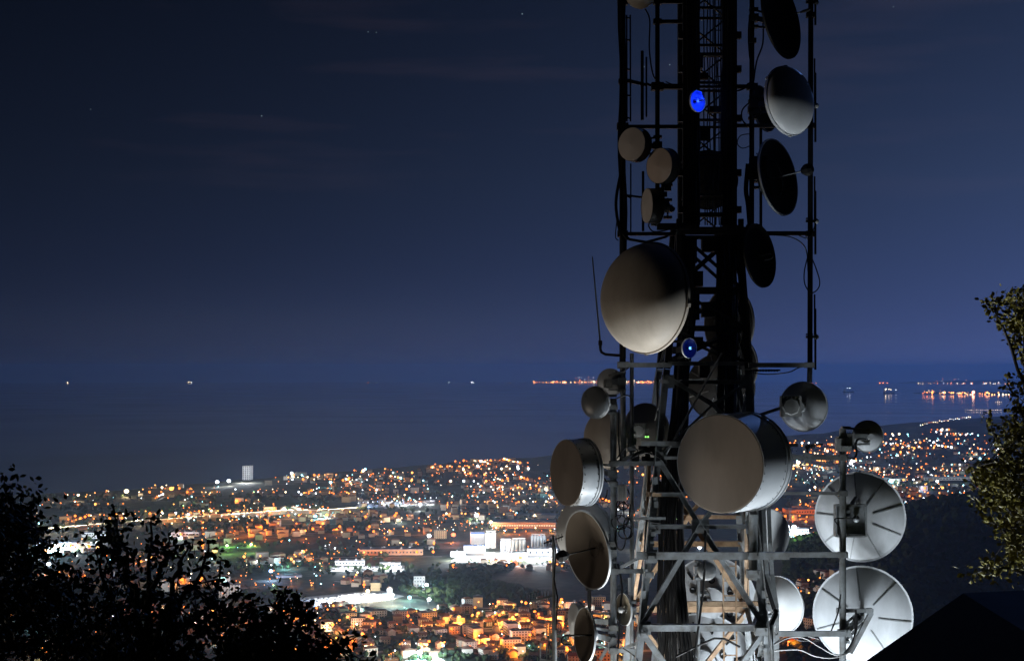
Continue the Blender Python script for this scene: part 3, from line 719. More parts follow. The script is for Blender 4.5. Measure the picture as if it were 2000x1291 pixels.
dish('back', 1430, 715, 32.2, 62, 142, 'pale-edged dish behind the tower waist', shell=dish_dark, rim=pm('lit-edge grey', (.2,.2,.2), .6), front=dish_dark, mount=(1430, 715, 31.3))  # shell and rim again coloured as shade and lit edge
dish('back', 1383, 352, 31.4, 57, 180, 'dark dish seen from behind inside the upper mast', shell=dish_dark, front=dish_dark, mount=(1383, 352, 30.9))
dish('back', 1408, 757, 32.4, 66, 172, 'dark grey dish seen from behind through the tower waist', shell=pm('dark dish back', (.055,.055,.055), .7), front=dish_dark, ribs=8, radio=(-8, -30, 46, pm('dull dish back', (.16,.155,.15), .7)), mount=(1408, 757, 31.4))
dish('drum', 1406, 906, 28.9, 97.5, -30, 'huge brown-faced drum antenna in front of the tower', L=1.04, bulge=.03, front=radome_cloth, shell=pm('pale barrel', (.34,.365,.39), .6, 0, .16, 1.2), mount=(1440, 905, 30.4), bolts=40)
dish('back', 1570, 794, 29.8, 48, 162, 'pale dish with boxy radio below the far right pole', shell=dish_white, front=dish_dark, radio=(-16, -1, 40, box_grey), mount=(1579, 796, 30.0))
dish('back', 1694, 852, 29.9, 31, 200, 'small pale dish on top of the lower right pole', shell=dish_white, front=dish_dark, mount=(1652, 852, 29.75), hub=True)
loop([P(x, y, 29.5) for x, y in ((1692, 858), (1676, 858), (1671, 870), (1673, 885), (1668, 895), (1655, 894))], .022)
mb = MB(); mb.box(P(1645, 848, 29.6), .1, .1, .22); mb.box(P(1640, 868, 29.6), .16, .14, .24); mb.box(P(1660, 862, 29.6), .14, .14, .3); mb.box(P(1652, 876, 29.55), .2, .12, .1); mb.build('clamp', box_grey, tower)
def cross_box(root, c, px, py, d, w, h):
    mb = MB(); q = P(px, py, d); w /= 100; h /= 100
    mb.box(q, w, .1, h)
    for s in (-1, 1):
        mb.box(q+Vector((s*(w/2+.012), -.03, 0)), .03, .2, h+.08); mb.box(q+Vector((0, -.03, s*(h/2+.03))), w-.01, .2, .03)
    mb.build('mounting_frame', galv, root, smooth=False)
a = dish('back', 1680, 1009, 30.6, 86, 172, 'large ribbed pale dish with a square frame, upper of the two low right', shell=dish_white, front=dish_dark, ribs=9, mount=(1650, 1015, 29.8), hub=False, depthf=.26)
cross_box(a[0], a[1], 1660, 1016, 29.95, 56, 54)
mb = MB(); mb.ball(P(1672, 1013, 29.82), .07); mb.build('feed_cap', galv, a[0]); mb = MB(); mb.bar(P(1663, 985, 29.9), P(1672, 972, 30.2), .06, .06); mb.build('strut', galv, a[0])
a = dish('back', 1685, 1200, 30.6, 94, 176, 'largest ribbed pale dish low on the right, partly hidden by the black roof', shell=dish_white, front=dish_dark, ribs=7, mount=(1650, 1235, 29.8), hub=False, depthf=.24, roll=.5)
mb = MB(); mb.bar(P(1646, 1192, 29.75), P(1704, 1192, 30.0), .06, .07); mb.box(P(1697, 1192, 29.95), .12, .1, .1); mb.box(P(1640, 1192, 29.7), .12, .1, .1)
mb.bar(P(1702, 1195, 30.0), P(1660, 1275, 29.95), .07, .09); mb.bar(P(1650, 1212, 29.9), P(1665, 1250, 29.9), .05, .05); mb.build('mounting_frame', galv, a[0])
mb = MB(); mb.bar(P(1667, 1205, 29.95), P(1672, 1230, 29.95), .05, .06); mb.build('strut', cable, a[0])
mb = MB(); mb.lathe(P(1675, 1205, 30.05), (0,-1,0), [(.07,0),(.07,.05),(.045,.06),(.045,.02),(0,.02)], 20); mb.build('feed_cap', cable, a[0])
dish('drum', 1502, 1046, 31.6, 52, 40, 'grey drum antenna behind the right tower leg', L=.3, bulge=.06, front=radome_grey, shell=dish_white, mount=(1480, 1046, 31.6))
dish('back', 1521, 1181, 31.2, 56, 148, 'pale smooth dish behind the right tower leg, below the grey drum', shell=radome_grey, front=dish_dark, mount=(1500, 1185, 30.6), hub=True, depthf=.3)
for (px, py, d, rr, lab) in ((1392, 1172, 32.9, 84, 'large blue-grey dish seen from behind through the lower lattice'), (1372, 1296, 32.6, 98, 'larger blue-grey dish at the foot of the tower behind the lattice')):
    a = dish('back', px, py, d, rr, 172, lab, shell=dish_white, front=dish_dark, ribs=0, mount=(px-20, py, 31.9), hub=False, depthf=.26)
    root, c, n, r, u, Rd = a
    mb = MB(); mb.lathe(c, n, [(Rd*.36, -.2*Rd-.02), (Rd*.36, -.2*Rd-.22), (Rd*.2, -.2*Rd-.24), (0, -.2*Rd-.24)], 40); mb.build('hub', dish_white, root)
    for q in [i*math.pi/6+.2 for i in range(12)]:
        e = (r*math.cos(q)+u*math.sin(q)); mb = MB(); mb.bar(c+e*Rd*.66-n*(.26*Rd*.62+.03), c+e*Rd*.86-n*(.26*Rd*.32+.03), .03, .05, n); mb.build('stiffener', shroud_dark, root)
    for q in [i*math.pi/3+.5 for i in range(6)]:
        e = (r*math.cos(q)+u*math.sin(q)); mb = MB(); mb.lathe(c+e*Rd*.5-n*(.26*Rd*.8), -n, [(.07,0),(.07,.06),(.045,.06),(.045,.0)], 16); mb.build('port_collar', shroud_dark, root)
dish('dome', 1381, 1115, 29.9, 18, 12, 'little white domed dish inside the lower lattice', bulge=.3, front=dish_white, shell=dish_white, mount=(1364, 1112, 30.4))
# ================================================================ terrain, sea, far coast
COAST = [(-900,1010),(-400,990),(0,968),(250,957),(480,936),(600,927),(760,914),(900,902),(1060,892),(1250,876),(1450,858),(1600,846),(1750,828),(1850,821),(1950,813),(2100,806),(2600,800)]
def tabl(tab, x):
    if x <= tab[0][0]: return tab[0][1]
    for (a, va), (b, vb) in zip(tab, tab[1:]):
        if x <= b: return va+(vb-va)*(x-a)/(b-a)
    return tab[-1][1]
SIL = [(1440,0),(1490,14),(1560,38),(1620,58),(1700,90),(1760,108),(1850,124),(1900,130),(2000,152),(2150,190),(2400,230),(3000,260)]
def smooth(a, b, x):
    t = min(1, max(0, (x-a)/(b-a))); return t*t*(3-2*t)
coast_d = {}
def coastdist(px):
    k = round(px/10)
    if k not in coast_d: coast_d[k] = G(k*10, tabl(COAST, k*10)).y
    return coast_d[k]
def gz(x, y):
    """height of the land"""
    r = math.hypot(x, y)
    if y < 1200:
        s = 328.2-.40*max(y, -40)-.02*abs(x) if y < 30 else 316.2-.275*(y-30)
    else: s = -50
    base = 3.0
    if y > 500:
        px = 1000+FP*x/y
        cd = coastdist(px)
        base = 3.0-8.0*smooth(cd-60, cd+120, y)
        hill = tabl(SIL, px)*smooth(1450, 2300, y)*(1-smooth(2350, 3100, y))
        if hill > 0: hill += noise.noise(Vector((x*.004, y*.004, 3)))*10*min(1, hill/40)
        base += hill
    return max(base, s)+sag(x, y)
def terrain():
    mb = MB(); ds = [-60, -20, 0, 10, 20, 30, 60, 120, 250, 450, 700, 950, 1180]
    d = 1250
    while d < 40000: ds.append(d); d *= 1.035
    us = [-1.2, -.8, -.6]+[-.5+.0125*i for i in range(81)]+[.6, .8, 1.2]
    vs = []
    for d in ds:
        w = max(d, 60)
        for t in us:
            x = t*max(w, 300 if d < 300 else w); vs.append((x, d, gz(x, d)))
    n = len(us); fs = []
    for i in range(len(ds)-1):
        for k in range(n-1):
            fs.append((i*n+k, i*n+k+1, (i+1)*n+k+1, (i+1)*n+k))
    mb.add(vs, fs); return mb
def ground_mat():
    m = bpy.data.materials.new('ground of fields and lots'); m.use_nodes = True
    nt = m.node_tree; N = nt.nodes; L = nt.links; b = N['Principled BSDF']; b.inputs['Roughness'].default_value = .95
    b.inputs['Specular IOR Level'].default_value = .05
    tc = N.new('ShaderNodeTexCoord')
    mp = N.new('ShaderNodeMapping'); mp.inputs['Rotation'].default_value = (0,0,R(14)); mp.inputs['Scale'].default_value = (1/120, 1/190, 1/300)
    L.new(tc.outputs['Object'], mp.inputs['Vector'])
    vo = N.new('ShaderNodeTexVoronoi'); vo.inputs['Scale'].default_value = 1; vo.distance = 'CHEBYCHEV'; L.new(mp.outputs[0], vo.inputs['Vector'])
    cr = N.new('ShaderNodeValToRGB'); e = cr.color_ramp.elements
    e[0].color = (.018,.022,.014,1); e[1].color = (.085,.08,.06,1); e.new(.45).color = (.030,.038,.020,1); e.new(.8).color = (.055,.05,.035,1)
    sp = N.new('ShaderNodeSeparateColor'); L.new(vo.outputs['Color'], sp.inputs[0]); L.new(sp.outputs[0], cr.inputs['Fac'])
    nz = N.new('ShaderNodeTexNoise'); nz.inputs['Scale'].default_value = .05; nz.inputs['Detail'].default_value = 8; L.new(tc.outputs['Object'], nz.inputs['Vector'])
    mx = N.new('ShaderNodeMix'); mx.data_type = 'RGBA'; mx.blend_type = 'MULTIPLY'; mx.inputs['Factor'].default_value = .8
    c2 = N.new('ShaderNodeValToRGB'); c2.color_ramp.elements[0].position = .35; c2.color_ramp.elements[1].position = .65; c2.color_ramp.elements[0].color = (.3,.3,.3,1)
    L.new(nz.outputs['Fac'], c2.inputs['Fac']); L.new(cr.outputs['Color'], mx.inputs[6]); L.new(c2.outputs['Color'], mx.inputs[7]); L.new(mx.outputs[2], b.inputs['Base Color'])
    return m
tag(terrain().build('ground', ground_mat(), org=(0,0,0), smooth=True, ang=80), kind='structure')

def sea():
    mb = MB(); vs = []; fs = []; us = [-1.2, -.7]+[-.5+.05*i for i in range(21)]+[.7, 1.2]
    ds = []; d = 2500.0
    while d < 76000: ds.append(d); d *= 1.06
    for d in ds:
        for t in us: x = t*d; vs.append((x, d, sag(x, d)))
    n = len(us)
    for i in range(len(ds)-1):
        for k in range(n-1): fs.append((i*n+k, i*n+k+1, (i+1)*n+k+1, (i+1)*n+k))
    mb.add(vs, fs)
    m = bpy.data.materials.new('night sea'); m.use_nodes = True; nt = m.node_tree; N = nt.nodes; L = nt.links; b = N['Principled BSDF']
    b.inputs['Base Color'].default_value = (.012,.035,.12,1); b.inputs['Roughness'].default_value = .28; b.inputs['IOR'].default_value = 1.333
    tc = N.new('ShaderNodeTexCoord'); mp = N.new('ShaderNodeMapping'); mp.inputs['Scale'].default_value = (1/900, 1/2600, 1)
    L.new(tc.outputs['Object'], mp.inputs['Vector'])
    nz = N.new('ShaderNodeTexNoise'); nz.inputs['Scale'].default_value = 1; nz.inputs['Detail'].default_value = 8; L.new(mp.outputs[0], nz.inputs['Vector'])
    rr = N.new('ShaderNodeMapRange'); rr.inputs['From Min'].default_value = .3; rr.inputs['From Max'].default_value = .7; rr.inputs['To Min'].default_value = .04; rr.inputs['To Max'].default_value = .13
    L.new(nz.outputs['Fac'], rr.inputs['Value']); L.new(rr.outputs[0], b.inputs['Roughness'])
    return tag(mb.build('sea', m, org=(0,0,0), ang=80), kind='structure')
sea()

def headland(tab, d, thick, name):
    """low land far over the water: tab of (px, height in m)"""
    mb = MB(); vs = []; fs = []
    for (px, h) in tab:
        x = (px-1000)/FP*d
        for (yy, hh) in ((d-thick, -12), (d-thick*.6, h*.5), (d, h), (d+thick, -12)):
            xx = x*yy/d; vs.append((xx, yy, hh+sag(xx, yy)))
    for i in range(len(tab)-1):
        for k in range(3): fs.append((i*4+k, (i+1)*4+k, (i+1)*4+k+1, i*4+k+1))
    mb.add(vs, fs)
    return tag(mb.build(name, pm('distant land', (.02,.026,.03), .95, spec=.05), org=(0,0,0)), kind='structure')
headland([(1010,-10),(1060,30),(1120,70),(1200,80),(1300,60),(1360,20),(1400,-10)], 52000, 3000, 'hills')
headland([(1740,-10),(1800,60),(1900,90),(2000,120),(2200,200),(2500,240)], 48000, 4000, 'hills')
headland([(1770,-10),(1795,6),(1900,9),(2000,12),(2200,16),(2500,20)], 21500, 1500, 'hills')

# ================================================================ lamps
ORANGE = (1.0,.22,.026); AMBER = (1.0,.38,.08); WHITE = (.86,.93,1.0); CYAN = (.35,.85,1.0); GREEN = (.5,1,.35); WARM = (1,.72,.42); RED = (1,.2,.08); BLUE = (.35,.55,1)
KIND = {'o':('orange', ORANGE), 'a':('amber', AMBER), 'w':('white', WHITE), 'c':('cyan', CYAN), 'g':('green', GREEN), 'h':('warm white', WARM), 'r':('red', RED), 'b':('blue', BLUE)}
bulb = {k: em(n+' lamp glass', c, 3.8 if k in 'oar' else 7.0) for k, (n, c) in KIND.items()}
lamp_steel = pm('lamp post paint', (.10,.10,.11), .6)
_lights = {}
def light_data(k, watts, rad=1.0):
    key = (k, watts, rad)
    if key not in _lights:
        d = bpy.data.lights.new('street_light', 'POINT'); d.energy = watts; d.color = KIND[k][1]; d.shadow_soft_size = rad
        d.use_shadow = True; _lights[key] = d
    return _lights[key]
_lampmesh = {}
def lamp_obj(k, p, size, label, cat='street lamp', group=None, h=8.0, watts=20000, name='street_lamp', light=True, parent=None):
    key = (k, size, h, name)
    if key not in _lampmesh:
        mb = MB(); mb.tube([(0,0,0),(0,0,h*.9),(.5,0,h),(1.4,0,h+.1)], [.12,.09,.08,.08], 5); mb.mi = 1
        mb.ball((1.4,0,h-size*.25), size, 5, (1,1,.8))
        me = mb.build(name, [lamp_steel, bulb[k]], org=(0,0,0)); _lampmesh[key] = me.data; bpy.data.objects.remove(me)
    o = bpy.data.objects.new(name, _lampmesh[key]); col.objects.link(o); o.location = p; o.rotation_euler.z = rng.uniform(0, 6.28)
    tag(o, label, cat, group)
    if light:
        l = bpy.data.objects.new('street_light', light_data(k, watts)); col.objects.link(l); l.parent = o; l.location = (1.4, 0, h-size-.6)
    return o
far_mb = {k: MB() for k in KIND}          # lamps beyond the largest 300, gathered per colour
far_lights = []
class S: n = 0
LAMPS = []     # (py, k, point, size, watts, label, group, h)
def rsize(p, big): return round(max(.55, p.y/FP*big), 1)
def lamp(k, p, big=.75, watts=20000, label='', group='', h=8.0):
    LAMPS.append((p.y, k, Vector(p), rsize(p, big), watts, label, group, h))

roads = MB(); HOUSES = []
def onland(px, py): return py > tabl(COAST, px)+4
def streets(region, n, per, mix, place, watts=20000, house=.8, big=.75, angle=18, cross_p=.3, spacing=30, hl=None):
    x0, y0, x1, y1 = region; k = 0; tries = 0; n = int(n*1.35)
    while k < n and tries < n*30:
        tries += 1
        px = rng.uniform(x0, x1); py = rng.uniform(y0, y1)
        if not onland(px, py): continue
        p = G(px, py, 3); a = R(rng.gauss(8, angle)) + (math.pi/2 if rng.random() < cross_p else 0)
        d = Vector((math.cos(a), math.sin(a), 0)); side = Vector((-d.y, d.x, 0)); pts = []
        cnt = rng.randint(max(1, per-2), per+2)
        for i in range(cnt):
            q = p+d*((i-cnt/2)*spacing*rng.uniform(.85, 1.15))
            q.z = gz(q.x, q.y)
            c = rng.choices(list(mix), weights=list(mix.values()))[0]
            lamp(c, q+side*3.5, big*2.2*rng.choice((.6,.8,1,1.4)), watts*.27*rng.choice((.25,.5,1,2.2)), '%s street lamp %s' % (KIND[c][0], place), '%s street lamps %s' % (KIND[c][0], place))
            k += 1; pts.append(q)
            for s in (-1, 1):
                if rng.random() < house*.62:
                    hp = q+side*(s*rng.uniform(12, 18))+d*rng.uniform(-8, 8); hp.z = gz(hp.x, hp.y)
                    HOUSES.append((hp.y, hp, a+rng.choice((0, math.pi/2)), place, rng.choice((0,0,0,1,1,2))))
            if house and rng.random() < house*.5:
                s = rng.choice((-1, 1)); hp = q+side*(s*rng.uniform(32, 48))+d*rng.uniform(-10, 10); hp.z = gz(hp.x, hp.y)
                HOUSES.append((hp.y, hp, a+rng.uniform(-.3,.3), place, rng.choice((0,0,1))))
        if len(pts) > 1:
            e0 = pts[0]-d*15; e1 = pts[-1]+d*15; z = .10+rng.uniform(0, .05)
            roads.add([(e0+side*3.5).to_tuple()[:2]+(gz(*(e0+side*3.5).to_tuple()[:2])+z,), (e0-side*3.5).to_tuple()[:2]+(gz(*(e0-side*3.5).to_tuple()[:2])+z,),
                       (e1-side*3.5).to_tuple()[:2]+(gz(*(e1-side*3.5).to_tuple()[:2])+z,), (e1+side*3.5).to_tuple()[:2]+(gz(*(e1+side*3.5).to_tuple()[:2])+z,)], [(0,1,2,3)])
OO = {'o':6,'a':3,'h':1}; OM = {'o':5,'a':3,'h':2,'w':2,'c':.4}; WM = {'w':5,'h':3,'o':2,'c':1}
# nearest town at the hill's foot, then away to the coast
streets((640,1185,1080,1285), 64, 5, OO, 'in the near town under the hill', 30000, .95, 1.0)
streets((900,1185,1075,1235), 26, 6, {'o':3,'a':4}, 'in the near town under the hill', 40000, .8, 1.0, 8, .1)
streets((600,1195,760,1225), 12, 5, OO, 'in the near town under the hill', 30000, .9, 1.0)
streets((60,1060,480,1250), 62, 5, OO, 'behind the oak trees on the left', 30000, .9, 1.0)
streets((1040,1155,1230,1291), 34, 4, OO, 'between the antennas left of the tower', 34000, .9, 1.0)
streets((1530,1188,1600,1206), 10, 5, OO, 'below the right-hand dishes', 34000, .8, 1.0, 6, .1)
streets((1520,1250,1610,1291), 10, 4, OO, 'below the right-hand dishes', 34000, .9, 1.0)
streets((420,1012,640,1052), 40, 6, OO, 'along the lit avenue beyond the park', 34000, .7, .9, 6, .1)
streets((640,1000,830,1046), 24, 5, OO, 'in the suburb left of the silos', 30000, .8, .85, 8)
streets((830,985,1080,1022), 28, 5, OM, 'in the suburb behind the silos', 26000, .8, .8, 8)
streets((700,1062,850,1090), 10, 5, OO, 'beside the long factory', 34000, .2, .9, 5, .0)
streets((540,1088,620,1106), 8, 4, OO, 'beside the dark park', 30000, .7, .9)
streets((620,1120,760,1150), 8, 4, OO, 'above the lit storage yard', 26000, .5, .9)
streets((900,1095,1080,1118), 12, 3, {'o':3,'w':1}, 'beyond the dark wood', 26000, .5, .9)
streets((300,972,500,1012), 30, 5, OM, 'among the coastal gardens', 22000, .6, .75, 6)
streets((60,985,240,1020), 16, 4, OO, 'by the left shore road', 24000, .6, .8, 6)
streets((60,952,470,972), 14, 3, {'o':3,'h':2,'a':2}, 'on the left beach front', 15000, .3, .75, 4, 0)
streets((480,925,640,946), 14, 4, OM, 'on the left beach front', 15000, .3, .75, 4, 0)
streets((640,905,830,958), 34, 4, OM, 'in the seaside district', 18000, .5, .75, 6)
streets((820,900,1010,922), 46, 5, {'o':5,'a':3,'h':2,'w':1}, 'in the bright seaside town', 18000, .5, .8, 6)
streets((900,915,1080,960), 40, 4, OM, 'in the bright seaside town', 18000, .5, .75, 8)
streets((940,950,1080,1000), 28, 5, OM, 'in the seaside district', 22000, .6, .75, 8)
streets((540,960,800,1000), 30, 5, OM, 'among the coastal gardens', 22000, .6, .75, 8)
streets((1190,885,1330,1000), 54, 5, OO, 'behind the left side of the tower', 22000, .6, .8, 8)
streets((1540,870,1920,905), 60, 5, OM, 'on the plain right of the tower', 18000, .5, .75, 8)
streets((1540,905,1920,960), 60, 5, OM, 'on the plain right of the tower', 20000, .5, .75, 8)
streets((1690,955,1900,985), 30, 6, {'o':5,'a':2,'w':1}, 'along the orange road on the right', 30000, .5, .8, 4, .0)
streets((1770,1000,1860,1018), 6, 4, OO, 'under the dark hill on the right', 30000, .5, .8, 4, .0)
streets((1545,975,1610,1030), 20, 5, {'o':4,'r':1}, 'by the orange warehouses right of the drum', 34000, .3, .8, 5, .1)
streets((1540,850,1900,875), 40, 4, {'o':3,'w':3,'h':2,'c':1}, 'in the far haze right of the tower', 12000, .3, .7, 6)
streets((1700,836,1980,856), 22, 4, {'o':3,'w':3,'h':2}, 'in the far haze right of the tower', 10000, .2, .7, 4, 0)
# strings of lights along the shore and road, white accents
def string(pts, n, mix, place, watts=9000, big=.7, jit=1.0, h=8):
    for i in range(n):
        u = i/(n-1)*(len(pts)-1); a = int(min(u, len(pts)-2)); f = u-a
        px = pts[a][0]+(pts[a+1][0]-pts[a][0])*f; py = pts[a][1]+(pts[a+1][1]-pts[a][1])*f+rng.uniform(-jit, jit)
        p = G(px, py, 3); p.z = max(gz(p.x, p.y), sag(p.x, p.y)+.5)
        c = rng.choices(list(mix), weights=list(mix.values()))[0]
        lamp(c, p, big*rng.choice((.7,1,1.2)), watts, '%s street lamp %s' % (KIND[c][0], place), '%s street lamps %s' % (KIND[c][0], place), h)
string([(1798,832),(1850,823),(1895,816)], 26, {'h':3,'w':2,'o':1}, 'on the far right shore road', jit=1.5)
string([(1886,802),(1955,802)], 20, {'h':1}, 'on the pier at the far right', 3000, .45, 0)
string([(1945,786),(1956,786)], 4, {'h':1}, 'on the pier at the far right', 3000, .5, 0)
string([(560,950),(720,950),(860,952)], 12, {'o':4,'w':1,'r':.5}, 'along the straight coast road', 15000)
string([(700,988),(770,985),(852,978)], 16, {'w':3,'c':2,'b':2}, 'over the white-lit yard by the coast road', 30000, .8)
string([(610,1004),(660,1010)], 6, {'c':2,'w':1}, 'over the cyan-lit yard', 30000, .8)
string([(560,935),(640,934),(720,932)], 6, {'c':2,'w':1}, 'by the pale hotel on the beach', 26000, .7)
# the lamps that burn brightest, each told apart
def big_lamp(px, py, k, size, watts, label, h=16, cat='floodlight'):
    p = G(px, py, 3); p.z = gz(p.x, p.y); lamp_obj(k, p-Vector((0,0,0)), round(size*p.y/FP, 1), label, cat, None, h, watts*1.8, 'mast_light')
def at_light(px, py, h=16):
    # foot of a mast whose head shows at the pixel
    p = G(px, py, 3+h); return px, (Y0 + FP*(H-(3+sag(p.x, p.y)))/p.y)
for (px, py, k, sz, w, lab) in (
    (248,958,'h',4.0,120000,'brightest warm floodlight on the left beach front'), (335,953,'a',4.0,120000,'bright orange floodlight on the left beach front'), (153,966,'h',2.2,50000,'small warm floodlight at the far left of the beach front'),
    (425,940,'w',3.2,90000,'left one of two white floodlights beside the tower block'), (446,938,'w',3.2,90000,'right one of two white floodlights, next to the tower block'), (570,923,'w',2.4,60000,'white floodlight by the pale hotel at the water'),
    (645,941,'c',2.6,70000,'white-cyan floodlight over the chimney by the coast road'), (97,1100,'w',3.6,90000,'blue-white floodlight behind the left oak tree'), (408,1081,'w',3.6,100000,'white floodlight at the right edge of the middle oak tree'),
    (443,1064,'g',2.4,60000,'left one of two greenish floodlights on the park lawn'), (490,1062,'g',2.4,60000,'right one of two greenish floodlights on the park lawn'), (528,1114,'b',3.4,90000,'blue-white floodlight between the park and the apartment block'),
    (541,1214,'w',3.2,80000,'white floodlight among the twigs of the low oak'), (370,1205,'w',3.0,80000,'white floodlight seen through the middle oak'), (718,1153,'h',3.6,120000,'warm floodlight at the left end of the storage yard'),
    (766,1161,'w',3.2,120000,'white floodlight in the middle of the storage yard'), (801,1165,'c',3.4,120000,'cyan floodlight at the right end of the storage yard'), (836,1169,'w',3.6,120000,'white floodlight right of the cyan one at the storage yard'), (833,1141,'w',3.2,100000,'white floodlight beside the dark office with lit windows'),
    (822,1272,'w',5.0,160000,'big blue-white floodlight at the bottom of the photo in the near town'), (866,1260,'b',2.2,40000,'small blue lamp right of the big blue-white floodlight'), (897,1203,'a',3.4,70000,'orange floodlight standing above the near town'), (932,1196,'a',2.8,60000,'smaller orange floodlight on the upper edge of the near town'),
    (837,1045,'w',3.4,110000,'white floodlight left of the small orange-lit block by the silos'), (886,1043,'r',4.0,90000,'reddish floodlight right of the small orange-lit block'), (930,1005,'w',3.6,120000,'white floodlight behind the silos'), (958,1018,'h',3.0,80000,'warm floodlight at the left end of the long warehouse'),
    (1016,1087,'r',4.2,70000,'red floodlight in front of the silos'), (961,1090,'w',2.8,70000,'white floodlight before the lowest plant building'), (820,984,'w',3.0,90000,'white floodlight over the yard by the coast road'), (617,1007,'c',3.0,90000,'cyan floodlight over the cyan-lit yard'),
    (1252,1058,'w',3.4,80000,'white floodlight between the left pole and the tower leg'), (1366,1067,'w',3.6,80000,'white floodlight seen through the lower lattice'), (1538,1030,'w',5.0,160000,'dazzling blue-white floodlight beside the grey drum'), (1551,1031,'w',4.0,120000,'white floodlight just right of the dazzling one'),
    (1724,937,'w',4.0,120000,'white floodlight above the upper ribbed dish'), (1741,938,'c',3.6,110000,'cyan-white floodlight right of the one above the upper ribbed dish'), (1959,922,'w',3.6,100000,'white floodlight at the edge of the right tree'), (1661,904,'w',2.8,80000,'white floodlight beside the lower right pole'), (1830,939,'w',2.4,60000,'white lamp over the long shed on the right'),
    (1562,1077,'g',2.2,50000,'green lamp on the sports field behind the outrigger arm'), (1560,902,'h',3.2,120000,'warm floodlight over the bright lot right of the huge drum'), (1545,900,'h',3.4,120000,'warm floodlight touching the edge of the huge drum')):
    x, y = at_light(px, py); big_lamp(x, y, k, sz*1.15, w, lab)

# the carpet of small lamps over the plain: gardens, yards, crossings
def sprinkle(x0, y0, x1, y1, n, mix, thr=0.0, watts=9000):
    c = g = 0
    while c < n and g < n*12:
        g += 1; px = rng.uniform(x0, x1); py = rng.uniform(y0, y1)
        if not onland(px, py): continue
        p = G(px, py, 3); p.z = gz(p.x, p.y)
        if noise.noise(Vector((p.x*.004, p.y*.0022, 7)))+.35*noise.noise(Vector((p.x*.02, p.y*.008, 2))) < thr: continue
        k = rng.choices(list(mix), weights=list(mix.values()))[0]
        lamp(k, p, rng.choice((.5,.7,1.0,1.4)), watts*rng.choice((.5,1,2)), '%s lamp dotted over the wide plain' % KIND[k][0], '%s lamps dotted over the plain' % KIND[k][0], rng.uniform(5, 9)); c += 1
CM = {'o':6,'a':3,'h':1.5,'w':1.6,'c':.9,'g':.15}
sprinkle(40,955,640,1040,230,CM); sprinkle(640,905,1100,1045,330,CM,-.05); sprinkle(420,1050,900,1150,90,CM,.05); sprinkle(620,1185,1240,1291,110,CM,-.1); sprinkle(60,1050,480,1291,110,CM,-.1)
sprinkle(1190,880,1340,1040,70,CM,-.1); sprinkle(1530,850,1960,1000,420,{'o':5,'a':3,'h':2,'w':3,'c':1.5},-.12); sprinkle(1530,1000,1620,1080,26,CM,-.1); sprinkle(900,1040,1090,1115,30,CM)
# lamps: the 300 that show largest stand alone, the others are gathered
LAMPS.sort(key=lambda t: t[0])
near, rest = LAMPS[:255], LAMPS[255:]
for (_, k, p, s, w, lab, grp, h) in near: lamp_obj(k, p, s, lab, 'street lamp', grp, h, round(w, -3))
fp = MB()
for j, (_, k, p, s, w, lab, grp, h) in enumerate(rest):
    far_mb[k].ball(p+Vector((0,0,h)), s, 3); fp.bar(p, p+Vector((0,0,h)), .3, .3)
    if j % 3 == 0 and p.y < 7000: far_lights.append((k, p+Vector((0,0,h-s-.5)), w*1.3))
allv = MB(); mats = []
for i, k in enumerate(KIND):
    b = len(allv.v); allv.v += far_mb[k].v; allv.f += [[q+b for q in f] for f in far_mb[k].f]; allv.m += [i]*len(far_mb[k].f); mats.append(bulb[k])
b = len(allv.v); allv.v += fp.v; allv.f += [[q+b for q in f] for f in fp.f]; allv.m += [len(mats)]*len(fp.f); mats.append(lamp_steel)
fl = tag(allv.build('far_street_lamps', mats, org=(0,0,0), smooth=False), 'countless small street lamps spread over the distant plain', 'street lamps', kind='stuff')
for (k, p, w) in far_lights:
    l = bpy.data.objects.new('street_light', light_data(k, round(w, -3), 1.5)); col.objects.link(l); l.parent = fl; l.location = p
# lights strewn on the far coasts
coast_bulb = {k: em(n+' coast lamp', c, 12.0) for k, (n, c) in KIND.items()}
def coast_lights(name, label, items):
    mb = {k: MB() for k in KIND}
    for (px, py, d, k, s) in items: mb[k].ball(P(px, py, d), s*d/FP, 3)
    a = MB(); ms = []
    for i, k in enumerate(KIND):
        b = len(a.v); a.v += mb[k].v; a.f += [[q+b for q in f] for f in mb[k].f]; a.m += [i]*len(mb[k].f); ms.append(coast_bulb[k])
    tag(a.build(name, ms, org=(0,0,0), smooth=False), label, 'town lights', kind='stuff')
it = []
for i in range(150):
    px = 1041+260*rng.random()**.9; it.append((px, 746.5+rng.gauss(0, .8)-(2.5*rng.random() if px > 1120 and rng.random() < .3 else 0), 48500, rng.choice('ooaaho'), rng.choice((.6,.8,1.3))))
for i in range(12): it.append((rng.uniform(1120, 1175), rng.uniform(736, 743), 51500, rng.choice('oaw'), .5))
coast_lights('far_harbour_lights', 'row of orange harbour lights on the horizon left of the tower', it)
it = []
for i in range(60): it.append((rng.uniform(1792, 2000), 749+rng.gauss(0, 1), 43500, rng.choice('oahw'), rng.choice((.4,.6,.8))))
for i in range(16): it.append((rng.uniform(1830, 1890), rng.uniform(738, 746), 47500, rng.choice('ow'), .35))
coast_lights('far_coast_lights', 'faint orange lights along the far right horizon', it)
it = []
for i in range(90): px = rng.uniform(1795, 1975); it.append((px, 765.5+(px-1795)*.03+rng.gauss(0, 1.4), 19700, rng.choice('oaoaah'), rng.choice((.5,.7,1.1))))
it.append((1901, 766, 19600, 'r', 3.2)); it.append((1901, 766, 19500, 'h', 2.0))
for i in range(40): it.append((1925+i*.9, 774, 19600, 'h', .5))
coast_lights('peninsula_lights', 'dense bright town lights on the low peninsula at the right', it)
